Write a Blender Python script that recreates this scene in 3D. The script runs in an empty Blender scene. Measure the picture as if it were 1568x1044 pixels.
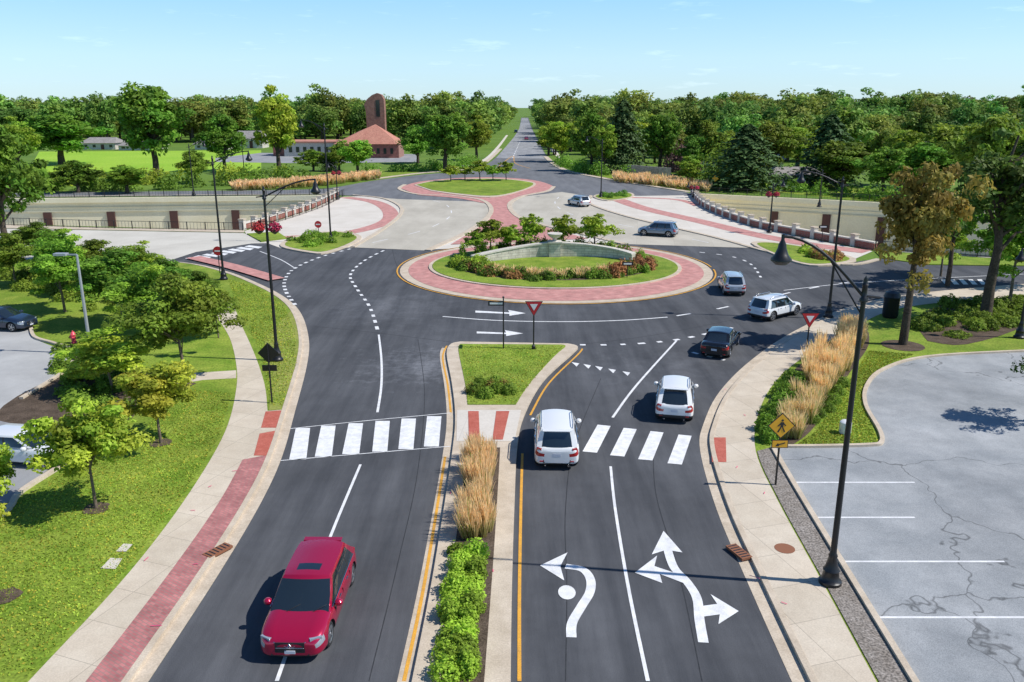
import bpy, bmesh, math, random
import numpy as np
from mathutils import Vector, Matrix
from mathutils.geometry import tessellate_polygon
random.seed(7); rng=np.random.default_rng(7)
scene=bpy.context.scene
# ---------------- surveyed viewpoint (drone) -----------------
HC=15.0; F=1270.0; PW,PH=1568.0,1044.0
PITCH=math.atan(362/F); SP,CP=math.sin(PITCH),math.cos(PITCH)
def G(x,y):
    """surveyed plan position (metres) of a ground point"""
    u=(x-784)/F; v=(y-522)/F
    t=HC/(SP+v*CP)
    return (t*u, t*(CP-v*SP))
def T(x,y):
    v=(y-522)/F
    return HC/(SP+v*CP)
def HZ(Y,ypx):
    v=(ypx-522)/F
    return HC-Y*(SP+v*CP)/(CP-v*SP)
def GL(l): return [G(*p) for p in l]
# ---------------- materials -----------------
def new_mat(name):
    m=bpy.data.materials.new(name); m.use_nodes=True
    nt=m.node_tree; b=nt.nodes['Principled BSDF']
    return m,nt,b
def N(nt,t,**k):
    n=nt.nodes.new(t)
    for a,v in k.items(): setattr(n,a,v)
    return n
def surf(name,c1,c2=None,scale=1.0,fine=30.0,rough=.9,bump=.15,spec=.2,fineamt=.25,stretch=None,patch=0):
    m,nt,b=new_mat(name)
    if c2 is None: c2=tuple(x*.8 for x in c1)
    tc=N(nt,'ShaderNodeTexCoord'); src=tc.outputs['Object']
    if stretch:
        mp=N(nt,'ShaderNodeMapping'); mp.inputs['Scale'].default_value=stretch
        nt.links.new(src,mp.inputs[0]); src2=mp.outputs[0]
    else: src2=src
    n1=N(nt,'ShaderNodeTexNoise'); n1.inputs['Scale'].default_value=scale; n1.inputs['Detail'].default_value=6; n1.inputs['Roughness'].default_value=.65
    n2=N(nt,'ShaderNodeTexNoise'); n2.inputs['Scale'].default_value=fine; n2.inputs['Detail'].default_value=3
    nt.links.new(src2,n1.inputs[0]); nt.links.new(src,n2.inputs[0])
    r=N(nt,'ShaderNodeValToRGB'); r.color_ramp.elements[0].position=.35; r.color_ramp.elements[1].position=.68
    r.color_ramp.elements[0].color=(*c1,1); r.color_ramp.elements[1].color=(*c2,1)
    nt.links.new(n1.outputs[0],r.inputs[0])
    mr=N(nt,'ShaderNodeMapRange'); mr.inputs[1].default_value=.3; mr.inputs[2].default_value=.7
    mr.inputs[3].default_value=1-fineamt; mr.inputs[4].default_value=1+fineamt
    nt.links.new(n2.outputs[0],mr.inputs[0])
    mx=N(nt,'ShaderNodeVectorMath',operation='SCALE'); nt.links.new(r.outputs[0],mx.inputs[0]); nt.links.new(mr.outputs[0],mx.inputs['Scale'])
    last=mx
    if patch:
        n3=N(nt,'ShaderNodeTexNoise'); n3.inputs['Scale'].default_value=.13; n3.inputs['Detail'].default_value=5; n3.inputs['Roughness'].default_value=.7
        nt.links.new(src,n3.inputs[0])
        m3=N(nt,'ShaderNodeMapRange'); m3.inputs[1].default_value=.35; m3.inputs[2].default_value=.65; m3.inputs[3].default_value=1-patch; m3.inputs[4].default_value=1+patch
        nt.links.new(n3.outputs[0],m3.inputs[0])
        s3=N(nt,'ShaderNodeVectorMath',operation='SCALE'); nt.links.new(mx.outputs[0],s3.inputs[0]); nt.links.new(m3.outputs[0],s3.inputs['Scale']); last=s3
    nt.links.new(last.outputs[0],b.inputs['Base Color'])
    b.inputs['Roughness'].default_value=rough; b.inputs['Specular IOR Level'].default_value=spec
    if bump>0:
        bp=N(nt,'ShaderNodeBump'); bp.inputs['Strength'].default_value=bump; bp.inputs['Distance'].default_value=.02
        nt.links.new(n2.outputs[0],bp.inputs['Height']); nt.links.new(bp.outputs[0],b.inputs['Normal'])
    m['_col']=last.name
    return m
def add_cracks(m,scale,width,dark,warp=.6):
    nt=m.node_tree; b=nt.nodes['Principled BSDF']; src=nt.nodes[m['_col']].outputs[0]
    tc=N(nt,'ShaderNodeTexCoord')
    ns=N(nt,'ShaderNodeTexNoise'); ns.inputs['Scale'].default_value=scale*2.5; ns.inputs['Detail'].default_value=4
    nt.links.new(tc.outputs['Object'],ns.inputs[0])
    ad=N(nt,'ShaderNodeVectorMath',operation='MULTIPLY_ADD'); ad.inputs[1].default_value=(warp/scale,)*3
    nt.links.new(ns.outputs['Color'],ad.inputs[0]); nt.links.new(tc.outputs['Object'],ad.inputs[2])
    vo=N(nt,'ShaderNodeTexVoronoi',feature='DISTANCE_TO_EDGE'); vo.inputs['Scale'].default_value=scale
    nt.links.new(ad.outputs[0],vo.inputs[0])
    lt=N(nt,'ShaderNodeMapRange'); lt.inputs[1].default_value=0; lt.inputs[2].default_value=width*scale; lt.inputs[3].default_value=dark; lt.inputs[4].default_value=1
    nt.links.new(vo.outputs[0],lt.inputs[0])
    s=N(nt,'ShaderNodeVectorMath',operation='SCALE'); nt.links.new(src,s.inputs[0]); nt.links.new(lt.outputs[0],s.inputs['Scale'])
    nt.links.new(s.outputs[0],b.inputs['Base Color']); m['_col']=s.name
def add_wear(m,c,rad,amt,sc=1.3):
    """scuffed, dusty patch of paving around a point"""
    nt=m.node_tree; b=nt.nodes['Principled BSDF']; src=nt.nodes[m['_col']].outputs[0]
    tc=N(nt,'ShaderNodeTexCoord'); d=N(nt,'ShaderNodeVectorMath',operation='DISTANCE'); d.inputs[1].default_value=(c[0],c[1],.02)
    nt.links.new(tc.outputs['Object'],d.inputs[0])
    r=N(nt,'ShaderNodeMapRange'); r.inputs[1].default_value=rad; r.inputs[2].default_value=0; r.inputs[3].default_value=-.16; r.inputs[4].default_value=.22
    nt.links.new(d.outputs['Value'],r.inputs[0])
    n=N(nt,'ShaderNodeTexNoise'); n.inputs['Scale'].default_value=sc; n.inputs['Detail'].default_value=8; n.inputs['Roughness'].default_value=.72; nt.links.new(tc.outputs['Object'],n.inputs[0])
    a=N(nt,'ShaderNodeMath',operation='ADD'); nt.links.new(n.outputs[0],a.inputs[0]); nt.links.new(r.outputs[0],a.inputs[1])
    q=N(nt,'ShaderNodeMapRange'); q.inputs[1].default_value=.54; q.inputs[2].default_value=.8; q.inputs[3].default_value=1; q.inputs[4].default_value=1+amt
    nt.links.new(a.outputs[0],q.inputs[0])
    s=N(nt,'ShaderNodeVectorMath',operation='SCALE'); nt.links.new(src,s.inputs[0]); nt.links.new(q.outputs[0],s.inputs['Scale'])
    nt.links.new(s.outputs[0],b.inputs['Base Color']); m['_col']=s.name
def joints(m,ang,w,dark=.72,lw=.012,off=0):
    nt=m.node_tree; b=nt.nodes['Principled BSDF']; src=nt.nodes[m['_col']].outputs[0]
    tc=N(nt,'ShaderNodeTexCoord'); mp=N(nt,'ShaderNodeMapping'); mp.inputs['Rotation'].default_value=(0,0,ang)
    nt.links.new(tc.outputs['Object'],mp.inputs[0])
    br=N(nt,'ShaderNodeTexBrick'); br.offset=0
    br.inputs['Scale'].default_value=1; br.inputs['Mortar Size'].default_value=lw; br.inputs['Mortar Smooth'].default_value=.3
    br.inputs['Brick Width'].default_value=w; br.inputs['Row Height'].default_value=w
    br.inputs['Color1'].default_value=(1,1,1,1); br.inputs['Color2'].default_value=(.93,.93,.92,1); br.inputs['Mortar'].default_value=(dark,dark,dark,1)
    nt.links.new(mp.outputs[0],br.inputs[0])
    mu=N(nt,'ShaderNodeVectorMath',operation='MULTIPLY'); nt.links.new(src,mu.inputs[0]); nt.links.new(br.outputs[0],mu.inputs[1])
    nt.links.new(mu.outputs[0],b.inputs['Base Color']); m['_col']=mu.name
def brick(name,c1,c2,mort,bw=.2,bh=.1,ang=0.0,ms=.012,wall=False):
    m,nt,b=new_mat(name)
    tc=N(nt,'ShaderNodeTexCoord'); mp=N(nt,'ShaderNodeMapping'); mp.inputs['Rotation'].default_value=(math.radians(90) if wall else 0,0,ang)
    nt.links.new(tc.outputs['Object'],mp.inputs[0])
    br=N(nt,'ShaderNodeTexBrick'); br.inputs['Scale'].default_value=1; br.inputs['Mortar Size'].default_value=ms
    br.inputs['Brick Width'].default_value=bw; br.inputs['Row Height'].default_value=bh
    br.inputs['Color1'].default_value=(*c1,1); br.inputs['Color2'].default_value=(*c2,1); br.inputs['Mortar'].default_value=(*mort,1)
    nt.links.new(mp.outputs[0],br.inputs[0])
    n=N(nt,'ShaderNodeTexNoise'); n.inputs['Scale'].default_value=1.2; n.inputs['Detail'].default_value=6; nt.links.new(tc.outputs['Object'],n.inputs[0])
    mr=N(nt,'ShaderNodeMapRange'); mr.inputs[1].default_value=.3; mr.inputs[2].default_value=.7; mr.inputs[3].default_value=.8; mr.inputs[4].default_value=1.2
    nt.links.new(n.outputs[0],mr.inputs[0])
    s=N(nt,'ShaderNodeVectorMath',operation='SCALE'); nt.links.new(br.outputs[0],s.inputs[0]); nt.links.new(mr.outputs[0],s.inputs['Scale'])
    nt.links.new(s.outputs[0],b.inputs['Base Color']); b.inputs['Roughness'].default_value=.9
    return m
def plain(name,c,rough=.5,metal=0,coat=0,spec=.5):
    m,nt,b=new_mat(name)
    b.inputs['Base Color'].default_value=(*c,1); b.inputs['Roughness'].default_value=rough; b.inputs['Metallic'].default_value=metal
    b.inputs['Coat Weight'].default_value=coat; b.inputs['Specular IOR Level'].default_value=spec
    b.inputs['Coat Roughness'].default_value=.04
    return m
def leafmat(name,c,trans=.4,var=.25):
    m,nt,b=new_mat(name)
    at=N(nt,'ShaderNodeAttribute',attribute_name='tint')
    oi=N(nt,'ShaderNodeObjectInfo')
    hs=N(nt,'ShaderNodeHueSaturation'); hs.inputs['Saturation'].default_value=.95
    mr=N(nt,'ShaderNodeMapRange'); mr.inputs[3].default_value=.5-.035*var/.25; mr.inputs[4].default_value=.5+.02*var/.25
    nt.links.new(oi.outputs['Random'],mr.inputs[0]); nt.links.new(mr.outputs[0],hs.inputs['Hue'])
    mul=N(nt,'ShaderNodeMath',operation='MULTIPLY'); mul.inputs[1].default_value=7.31
    fr=N(nt,'ShaderNodeMath',operation='FRACT'); nt.links.new(oi.outputs['Random'],mul.inputs[0]); nt.links.new(mul.outputs[0],fr.inputs[0])
    mv=N(nt,'ShaderNodeMapRange'); mv.inputs[3].default_value=1-var; mv.inputs[4].default_value=1+var
    nt.links.new(fr.outputs[0],mv.inputs[0]); nt.links.new(mv.outputs[0],hs.inputs['Value'])
    mx=N(nt,'ShaderNodeVectorMath',operation='MULTIPLY'); mx.inputs[1].default_value=c
    nt.links.new(at.outputs['Color'],mx.inputs[0]); nt.links.new(mx.outputs[0],hs.inputs['Color'])
    nt.links.new(hs.outputs[0],b.inputs['Base Color']); b.inputs['Roughness'].default_value=.65; b.inputs['Specular IOR Level'].default_value=.25
    tr=N(nt,'ShaderNodeBsdfTranslucent'); nt.links.new(hs.outputs[0],tr.inputs[0])
    ms=N(nt,'ShaderNodeMixShader'); ms.inputs[0].default_value=trans
    out=nt.nodes['Material Output']
    nt.links.new(b.outputs[0],ms.inputs[1]); nt.links.new(tr.outputs[0],ms.inputs[2]); nt.links.new(ms.outputs[0],out.inputs[0])
    return m

M={}
M['grass']=surf('lawn',(.13,.22,.018),(.26,.32,.045),scale=.55,fine=9,bump=.6,fineamt=.35,patch=.18)
M['grassdry']=surf('verge_grass',(.19,.25,.035),(.31,.31,.08),scale=.6,fine=11,bump=.6,fineamt=.3)
M['field']=surf('field_grass',(.25,.44,.03),(.33,.50,.05),scale=.05,fine=2,bump=.3)
M['ground']=surf('ground_grass',(.10,.18,.025),(.15,.24,.035),scale=.08,fine=3,bump=.3)
M['asphalt']=surf('asphalt',(.062,.065,.072),(.106,.109,.117),scale=.5,fine=45,bump=.25,fineamt=.22,stretch=(1.7,.14,1),patch=.18)
add_wear(M['asphalt'],G(645,560),7.5,.9); add_wear(M['asphalt'],G(600,470),11,.35,.8); add_wear(M['asphalt'],G(1000,560),9,.3,.9)
M['asphaltfar']=surf('asphalt_old',(.24,.245,.255),(.34,.345,.35),scale=.3,fine=20,bump=.2,fineamt=.12,stretch=(1.6,.3,1))
M['asphaltfarb']=surf('asphalt_worn',(.13,.135,.145),(.19,.195,.205),scale=.3,fine=20,bump=.2,fineamt=.12,stretch=(1.6,.3,1))
M['lot']=surf('parking_lot_paving',(.25,.265,.275),(.37,.38,.385),scale=.35,fine=35,bump=.25,fineamt=.22,patch=.14)
add_cracks(M['lot'],.11,.05,.42)
M['lot2']=surf('parking_lot_grey',(.36,.36,.355),(.46,.46,.45),scale=.3,fine=30,bump=.2,fineamt=.12)
M['conc']=surf('sidewalk_concrete',(.54,.46,.36),(.63,.55,.44),scale=.8,fine=25,bump=.1,fineamt=.1,patch=.06); joints(M['conc'],.35,1.6,.6)
M['concr']=surf('sidewalk_concrete_b',(.54,.46,.36),(.63,.55,.44),scale=.8,fine=25,bump=.1,fineamt=.1,patch=.06); joints(M['concr'],-.3,1.8,.6)
M['curb']=surf('curb_concrete',(.47,.39,.295),(.61,.52,.41),scale=1.2,fine=20,bump=.1,fineamt=.14)
M['plaza']=surf('plaza_concrete',(.60,.55,.48),(.68,.63,.56),scale=.3,fine=8,bump=.05,fineamt=.06); joints(M['plaza'],.1,3.0,.85,.02)
M['roadconc']=surf('bridge_concrete',(.42,.385,.32),(.54,.50,.42),scale=.25,fine=10,bump=.05,fineamt=.07,stretch=(1,.4,1)); joints(M['roadconc'],.15,4.2,.82,.02)
M['ramp']=surf('ramp_concrete',(.50,.47,.41),(.60,.57,.50),scale=.2,fine=6,bump=.05,fineamt=.05)
M['brick']=brick('paver_brick',(.36,.12,.12),(.50,.19,.18),(.28,.18,.16),.22,.11,.6)
M['brickp']=brick('paver_brick_pale',(.46,.19,.17),(.55,.26,.23),(.44,.28,.24),.4,.2,.3)
M['ada']=surf('tactile_red',(.40,.10,.07),(.50,.15,.11),scale=3,fine=30)
M['white']=surf('paint_white',(.82,.82,.82),(.60,.60,.60),scale=2.6,fine=30,rough=.7,bump=.05,fineamt=.12)
M['yellow']=surf('paint_yellow',(.75,.38,.05),(.55,.29,.06),scale=2.6,fine=30,rough=.7,bump=.05)
M['mulch']=surf('mulch',(.07,.05,.035),(.13,.095,.07),scale=2,fine=22,bump=1,fineamt=.5)
M['gravel']=surf('gravel',(.19,.165,.14),(.30,.27,.24),scale=3,fine=14,bump=1,fineamt=.6)
M['stone']=brick('stone_wall',(.66,.62,.54),(.54,.50,.43),(.36,.33,.29),.7,.25,0,.02,wall=True)
M['cream']=surf('cream_concrete',(.84,.76,.52),(.90,.83,.60),scale=.3,fine=4,bump=.02,fineamt=.05)
M['creamd']=surf('cream_concrete_panel',(.62,.58,.42),(.70,.66,.48),scale=.3,fine=4,bump=.02,fineamt=.05)
M['brown']=plain('brown_panel',(.10,.045,.035),.8)
M['brickw']=brick('red_brick_wall',(.36,.11,.08),(.28,.08,.06),(.3,.22,.18),.4,.14,0,.015,wall=True)
M['brickt']=brick('tower_brick',(.30,.15,.11),(.24,.11,.08),(.3,.22,.18),.6,.3,0,.015,wall=True)
M['black']=plain('black_metal',(.012,.012,.014),.4)
M['rubber']=plain('tyre_rubber',(.018,.018,.02),.85)
M['trim']=plain('black_trim',(.02,.02,.022),.5)
M['glass']=plain('car_glass',(.014,.022,.028),.04,spec=1.0,coat=.6)
M['chrome']=plain('chrome',(.65,.66,.68),.18,1)
M['alloy']=plain('alloy_wheel',(.45,.46,.48),.3,.8)
M['tail']=plain('tail_lamp',(.40,.012,.015),.2,coat=1)
M['head']=plain('head_lamp',(.38,.42,.47),.12,.3,coat=1)
M['plate']=plain('plate',(.6,.62,.68),.5)
M['grey']=plain('grey_metal',(.42,.44,.47),.45,.3)
M['signred']=plain('sign_red',(.55,.02,.03),.45); M['signwhite']=plain('sign_white',(.8,.8,.8),.45)
M['signyel']=plain('sign_yellow',(.85,.42,.02),.45)
M['bark']=surf('bark',(.13,.10,.075),(.20,.16,.12),scale=3,fine=12,bump=.5)
M['barkd']=surf('bark_dark',(.06,.045,.035),(.10,.08,.06),scale=3,fine=12,bump=.5)
M['rust']=plain('rusty_iron',(.25,.10,.05),.8)
M['terracotta']=surf('roof_terracotta',(.44,.19,.14),(.52,.25,.18),scale=.5,fine=4)
M['roofgrey']=surf('roof_grey',(.24,.22,.21),(.32,.30,.28),scale=.5,fine=4)
M['housewall']=surf('house_wall',(.60,.57,.50),(.52,.48,.42),scale=.5,fine=4)
M['window']=plain('window_glass',(.03,.035,.04),.1)
M['pinkpaint']=plain('survey_paint_pink',(.75,.10,.22),.7)
M['stonew']=surf('urn_stone',(.62,.59,.53),(.52,.49,.43),scale=3,fine=20)
M['tar']=surf('tar_seam',(.032,.034,.038),(.05,.052,.056),scale=2,fine=20)
L={}
L['bright']=leafmat('leaf_bright',(.27,.43,.022))
L['lime']=leafmat('leaf_lime',(.50,.64,.04),.45)
L['mid']=leafmat('leaf_mid',(.17,.31,.02))
L['dark']=leafmat('leaf_dark',(.10,.19,.02),.3)
L['far']=leafmat('leaf_far',(.20,.33,.045),.35,.38)
L['conifer']=leafmat('leaf_conifer',(.06,.12,.03),.15)
L['rust']=leafmat('leaf_rust',(.34,.25,.04),.35,.1)
L['tan']=leafmat('reed_tan',(.95,.68,.33),.35,.1)
L['flower']=leafmat('flower_red',(.5,.02,.05),.2,.1)
L['rustbed']=leafmat('bed_rust',(.36,.17,.05),.25,.1)
L['purple']=leafmat('leaf_purple',(.20,.12,.10),.2,.1)
L['turf']=leafmat('turf',(.34,.48,.035),.35,.05)

# ---------------- mesh building -----------------
class MB:
    def __init__(s): s.v=[];s.f=[];s.mi=[];s.mats=[]
    def m(s,mat):
        if mat not in s.mats: s.mats.append(mat)
        return s.mats.index(mat)
    def add(s,vs,fs,mat):
        o=len(s.v); s.v+= [tuple(v) for v in vs]; k=s.m(mat)
        for f in fs: s.f.append(tuple(i+o for i in f)); s.mi.append(k)
    def box(s,c,d,mat,rot=0,M4=None):
        vs=[Vector((x*d[0]/2,y*d[1]/2,z*d[2]/2)) for x in(-1,1) for y in(-1,1) for z in(-1,1)]
        R=Matrix.Rotation(rot,3,'Z') if M4 is None else M4
        vs=[R@v+Vector(c) for v in vs]
        s.add(vs,[(0,1,3,2),(4,6,7,5),(0,4,5,1),(2,3,7,6),(0,2,6,4),(1,5,7,3)],mat)
    def cyl(s,a,b,r1,r2,mat,n=10,caps=True):
        a=Vector(a);b=Vector(b);d=(b-a)
        if d.length<1e-6: return
        q=d.normalized().to_track_quat('Z','Y')
        vs=[]
        for p,r in((a,r1),(b,r2)):
            for i in range(n):
                t=2*math.pi*i/n; vs.append(p+q@Vector((r*math.cos(t),r*math.sin(t),0)))
        fs=[(i,(i+1)%n,n+(i+1)%n,n+i) for i in range(n)]
        if caps: fs+=[tuple(range(n-1,-1,-1)),tuple(range(n,2*n))]
        s.add(vs,fs,mat)
    def lathe(s,c,prof,mat,n=14):
        c=Vector(c);vs=[];fs=[]
        for r,z in prof:
            for i in range(n):
                t=2*math.pi*i/n; vs.append(c+Vector((r*math.cos(t),r*math.sin(t),z)))
        for k in range(len(prof)-1):
            for i in range(n): fs.append((k*n+i,k*n+(i+1)%n,(k+1)*n+(i+1)%n,(k+1)*n+i))
        s.add(vs,fs,mat)
    def tube(s,pts,r,mat,n=8):
        for a,b in zip(pts[:-1],pts[1:]): s.cyl(a,b,r,r,mat,n)
    def poly(s,pts,z,mat,depth=0,sidemat=None):
        pts=[tuple(p[:2]) for p in pts]
        A=sum(pts[i][0]*pts[(i+1)%len(pts)][1]-pts[(i+1)%len(pts)][0]*pts[i][1] for i in range(len(pts)))
        if A<0: pts=pts[::-1]
        vs=[Vector((p[0],p[1],z)) for p in pts]
        tris=tessellate_polygon([vs]); out=[]
        for t in tris:
            a,b,c=[vs[i] for i in t]
            out.append(t if (b-a).cross(c-a).z>0 else (t[0],t[2],t[1]))
        s.add(vs,out,mat)
        if depth>0:
            n=len(pts); lo=[Vector((p[0],p[1],z-depth)) for p in pts]
            s.add(vs+lo,[(i,n+i,n+(i+1)%n,(i+1)%n) for i in range(n)],sidemat or mat)
    def ribbon(s,path,a,b,z,mat,depth=0):
        A=offset(path,a);B=offset(path,b);n=len(path)
        vs=[(*p,z) for p in A]+[(*p,z) for p in B]
        fs=[(i,i+1,n+i+1,n+i) if b>a else (i,n+i,n+i+1,i+1) for i in range(n-1)]
        s.add(vs,fs,mat)
        if depth>0:
            vs2=[(*p,z) for p in A]+[(*p,z-depth) for p in A]; s.add(vs2,[(i,i+1,n+i+1,n+i) for i in range(n-1)],mat)
            vs2=[(*p,z) for p in B]+[(*p,z-depth) for p in B]; s.add(vs2,[(i,i+1,n+i+1,n+i) for i in range(n-1)],mat)
            for k in(0,-1):
                s.add([(*A[k],z),(*B[k],z),(*B[k],z-depth),(*A[k],z-depth)],[(0,1,2,3)],mat)
    def obj(s,name,smooth=False,parent=None,ang=40):
        me=bpy.data.meshes.new(name); me.from_pydata(s.v,[],s.f)
        for m in s.mats: me.materials.append(m)
        me.polygons.foreach_set('material_index',s.mi)
        if smooth:
            me.polygons.foreach_set('use_smooth',[True]*len(s.f)); me.set_sharp_from_angle(angle=math.radians(ang))
        me.update()
        o=bpy.data.objects.new(name,me); scene.collection.objects.link(o)
        if parent: o.parent=parent
        return o
def offset(path,d):
    n=len(path);out=[]
    for i in range(n):
        a=path[max(0,i-1)];b=path[min(n-1,i+1)]
        dx,dy=b[0]-a[0],b[1]-a[1];l=math.hypot(dx,dy) or 1
        out.append((path[i][0]-dy/l*d,path[i][1]+dx/l*d))
    return out
def smooth(p,n=6,closed=False):
    out=[];N_=len(p)
    rngi=range(N_ if closed else N_-1)
    for i in rngi:
        if closed: a,b,c,d=[p[(i+k)%N_] for k in(-1,0,1,2)]
        else: a,b,c,d=p[max(i-1,0)],p[i],p[i+1],p[min(i+2,N_-1)]
        for k in range(n):
            t=k/n
            out.append(tuple(.5*((2*b[j])+(-a[j]+c[j])*t+(2*a[j]-5*b[j]+4*c[j]-d[j])*t*t+(-a[j]+3*b[j]-3*c[j]+d[j])*t**3) for j in(0,1)))
    if not closed: out.append(tuple(p[-1]))
    return out
def ext(path,d):
    a,b=path[0],path[1];l=math.hypot(b[0]-a[0],b[1]-a[1])
    return [(a[0]-(b[0]-a[0])/l*d,a[1]-(b[1]-a[1])/l*d)]+list(path)
def S(px,n=6): return smooth(GL(px),n)
def ell(cx,cy,a,b,n=72): return [(cx+a*math.cos(2*math.pi*i/n),cy+b*math.sin(2*math.pi*i/n)) for i in range(n)]
def one(name,pts,z,mat,depth=0,sm=None):
    b=MB(); b.poly(pts,z,mat,depth,sm); return b.obj(name)

# ================= GROUND with sunken highway =================
LP=GL([(372,352),(420,338),(480,318),(517,300)])
RP=GL([(1060,297),(1080,318),(1150,345),(1240,364),(1340,383)])
nl=[(-900,G(0,343)[1]+15),G(0,343)]
fl=[G(40,305),(-900,G(40,305)[1]+12)]
nr=[G(1568,398),(900,60)]
fr=[(900,95),G(1568,322)]
LPs=smooth(LP,5);RPs=smooth(RP,5)
b=MB()
b.poly([(-3000,-300),(-3000,nl[0][1])]+nl+LPs+RPs+nr+[(3000,60),(3000,-300)],0,M['ground'])
b.poly([(-3000,fl[1][1]),fl[1],fl[0],LP[-1],RP[0],fr[1],fr[0],(3000,95),(3000,4000),(-3000,4000)],0,M['ground'])
b.obj('ground')
DZ=-7.0
b=MB()
b.poly([nl[0],nl[1]]+LPs+[fl[0],fl[1]],DZ,M['roadconc'])
b.poly(RPs+[nr[0],nr[1],fr[0],fr[1]],DZ,M['roadconc'])
b.obj('highway')
def vwall(b,path,z0,z1,mat):
    n=len(path); b.add([(*p,z1) for p in path]+[(*p,z0) for p in path],[(i,i+1,n+i+1,n+i) for i in range(n-1)],mat)
b=MB()
for pth in ([nl[0],nl[1],LP[0]],[fl[1],fl[0],LP[-1]],LPs,RPs,[RP[-1],nr[0],nr[1]],[RP[0],fr[1],fr[0]]):
    vwall(b,pth,DZ,0,M['cream'])
for (A,B,npan) in ((LP[-1],fl[0],5),(fl[0],fl[1],30),(RP[0],fr[1],6),(fr[1],fr[0],30)):
    A=Vector(A);B=Vector(B);d=B-A;Lh=d.length;ang=math.atan2(d.y,d.x)
    for i in range(1,npan+1):
        p=A+d*((i-.3)/npan)
        b.box((p.x,p.y-.14,-4.5),(1.25,.34,4.6),M['brown'],ang)
    nn=A+d*.5
    b.box((nn.x,nn.y-.1,-.25),(Lh,.5,.8),M['cream'],ang)
    b.box((nn.x,nn.y-.08,-2.05),(Lh,.2,.22),M['creamd'],ang)
    b.box((nn.x,nn.y-.06,-1.35),(Lh,.1,.12),M['creamd'],ang)
b.obj('retaining_wall')
# ================= ROADS =================
KL_px=[(228,1044),(335,880),(400,770),(432,700),(452,630),(470,560),(473,520),(462,482),(440,458),(400,436),(345,415),(270,401),(120,399),(-60,400)]
KL=ext(S(KL_px),14)
KR_px=[(1212,1044),(1150,905),(1097,780),(1072,690),(1077,650),(1102,600),(1150,552),(1215,508),(1300,470),(1400,450),(1568,435),(1750,425)]
KR=ext(S(KR_px),14)
b=MB()
top=GL([(-60,372),(345,368),(600,370),(945,368),(1150,376),(1185,386),(1290,404),(1345,396),(1400,400),(1568,402),(1750,402)])
b.poly(KL+top+KR[::-1],.02,M['asphalt'])
b.obj('road')
one('ramp_road',GL([(-60,400.5),(260,399),(300,386),(385,373),(430,372),(372,357),(160,353),(0,350),(-60,350)]),.026,M['ramp'])
b=MB()
b.poly(GL([(374,354),(420,340),(480,320),(517,302),(620,297),(800,290),(1058,299),(1080,320),(1150,347),(1240,366),(1336,385),(1290,405),(1180,388),(1150,379),(945,372),(660,382),(560,379),(430,380),(380,362)]),.03,M['plaza'])
b.obj('bridge_plaza_pavement')
b=MB()
b.poly(S([(540,379),(585,352),(612,330),(612,316),(585,304),(560,300)],5)+S([(690,297),(735,303),(752,322),(735,345),(655,384)],5),.036,M['roadconc'])
b.poly(S([(955,374),(880,356),(800,336),(780,314),(800,296)],5)+S([(860,292),(905,300),(903,312),(960,332),(1090,363),(1152,380)],5),.036,M['roadconc'])
b.obj('bridge_road')
b=MB()
b.poly(S([(-60,297),(250,293),(430,291),(505,288),(570,277),(650,267),(715,262),(748,250),(770,230),(787,210),(795,197),(798,180)],4)+S([(809,180),(815,197),(824,215),(838,240),(856,258),(890,268),(950,279),(1058,296)],4)+GL([(1058,299),(905,301),(860,294),(735,309),(610,305),(560,301),(500,298),(-60,303)]),.042,M['asphaltfarb'])
b.poly(GL([(760,242),(770,230),(787,210),(795,197),(799,181),(808,181),(814,197),(823,215),(834,236),(838,243)]),.05,M['asphaltfar'])
b.obj('far_road')
def curb(name,path,side=1,gut=.45,cw=.2,mat=None):
    b=MB(); b.ribbon(path,0,side*gut,.028,mat or M['curb']); b.ribbon(path,side*gut,side*(gut+cw),.15,mat or M['curb'],.15); return b.obj(name)
curb('curb',KL,1); curb('curb',KR,-1)
Lb=offset(KL,.65)
b=MB(); b.poly(Lb+[(-200,Lb[-1][1]),(-200,2)],.125,M['grass'],.12); b.obj('lawn')
Rb=offset(KR,-.65)
b=MB(); b.poly(Rb+[(200,Rb[-1][1]),(200,2)],.125,M['grass'],.12); b.obj('lawn')
one('verge',GL([(-60,349.5),(0,349.5),(160,352.5),(374,356.5),(374,352.6),(160,348.6),(0,344),(-60,344)]),.06,M['curb'])
b=MB();b.poly(GL([(378,359),(425,356),(440,366),(400,371)]),.14,M['grass'],.1);b.obj('lawn')
one('verge',GL([(1350,396),(1340,386),(1568,400),(1800,400),(1800,410),(1568,408),(1420,406)]),.1,M['grass'],.1)
swl=ext(S([(50,1044),(200,880),(290,760),(345,665),(362,600),(362,560),(352,520),(335,492)]),12)
swr=ext(S([(137,1044),(262,880),(335,775),(372,708)]),12)
idx=min(range(len(Lb)),key=lambda i:(Lb[i][0]-G(405,706)[0])**2+(Lb[i][1]-G(405,706)[1])**2)
Lcut=Lb[:idx+1]
b=MB()
b.poly(swl+S([(365,490),(388,540),(405,590),(410,633)],4)[0:]+GL([(408,633),(390,665),(372,708)])+swr[::-1],.135,M['conc'])
idx2=min(range(len(Lb)),key=lambda i:(Lb[i][0]-G(436,632)[0])**2+(Lb[i][1]-G(436,632)[1])**2)
b.poly(GL([(372,708),(390,665),(408,633)])+Lb[idx:idx2+1][::-1],.137,M['conc'])
b.obj('sidewalk')
b=MB(); b.poly(Lcut+swr[::-1],.141,M['brick']); b.obj('brick_paving_band')
b=MB()
b.poly(GL([(389,702),(398,668),(425,663),(412,702)]),.145,M['ada']); b.poly(GL([(400,659),(407,634),(434,632),(427,659)]),.145,M['ada'])
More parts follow.
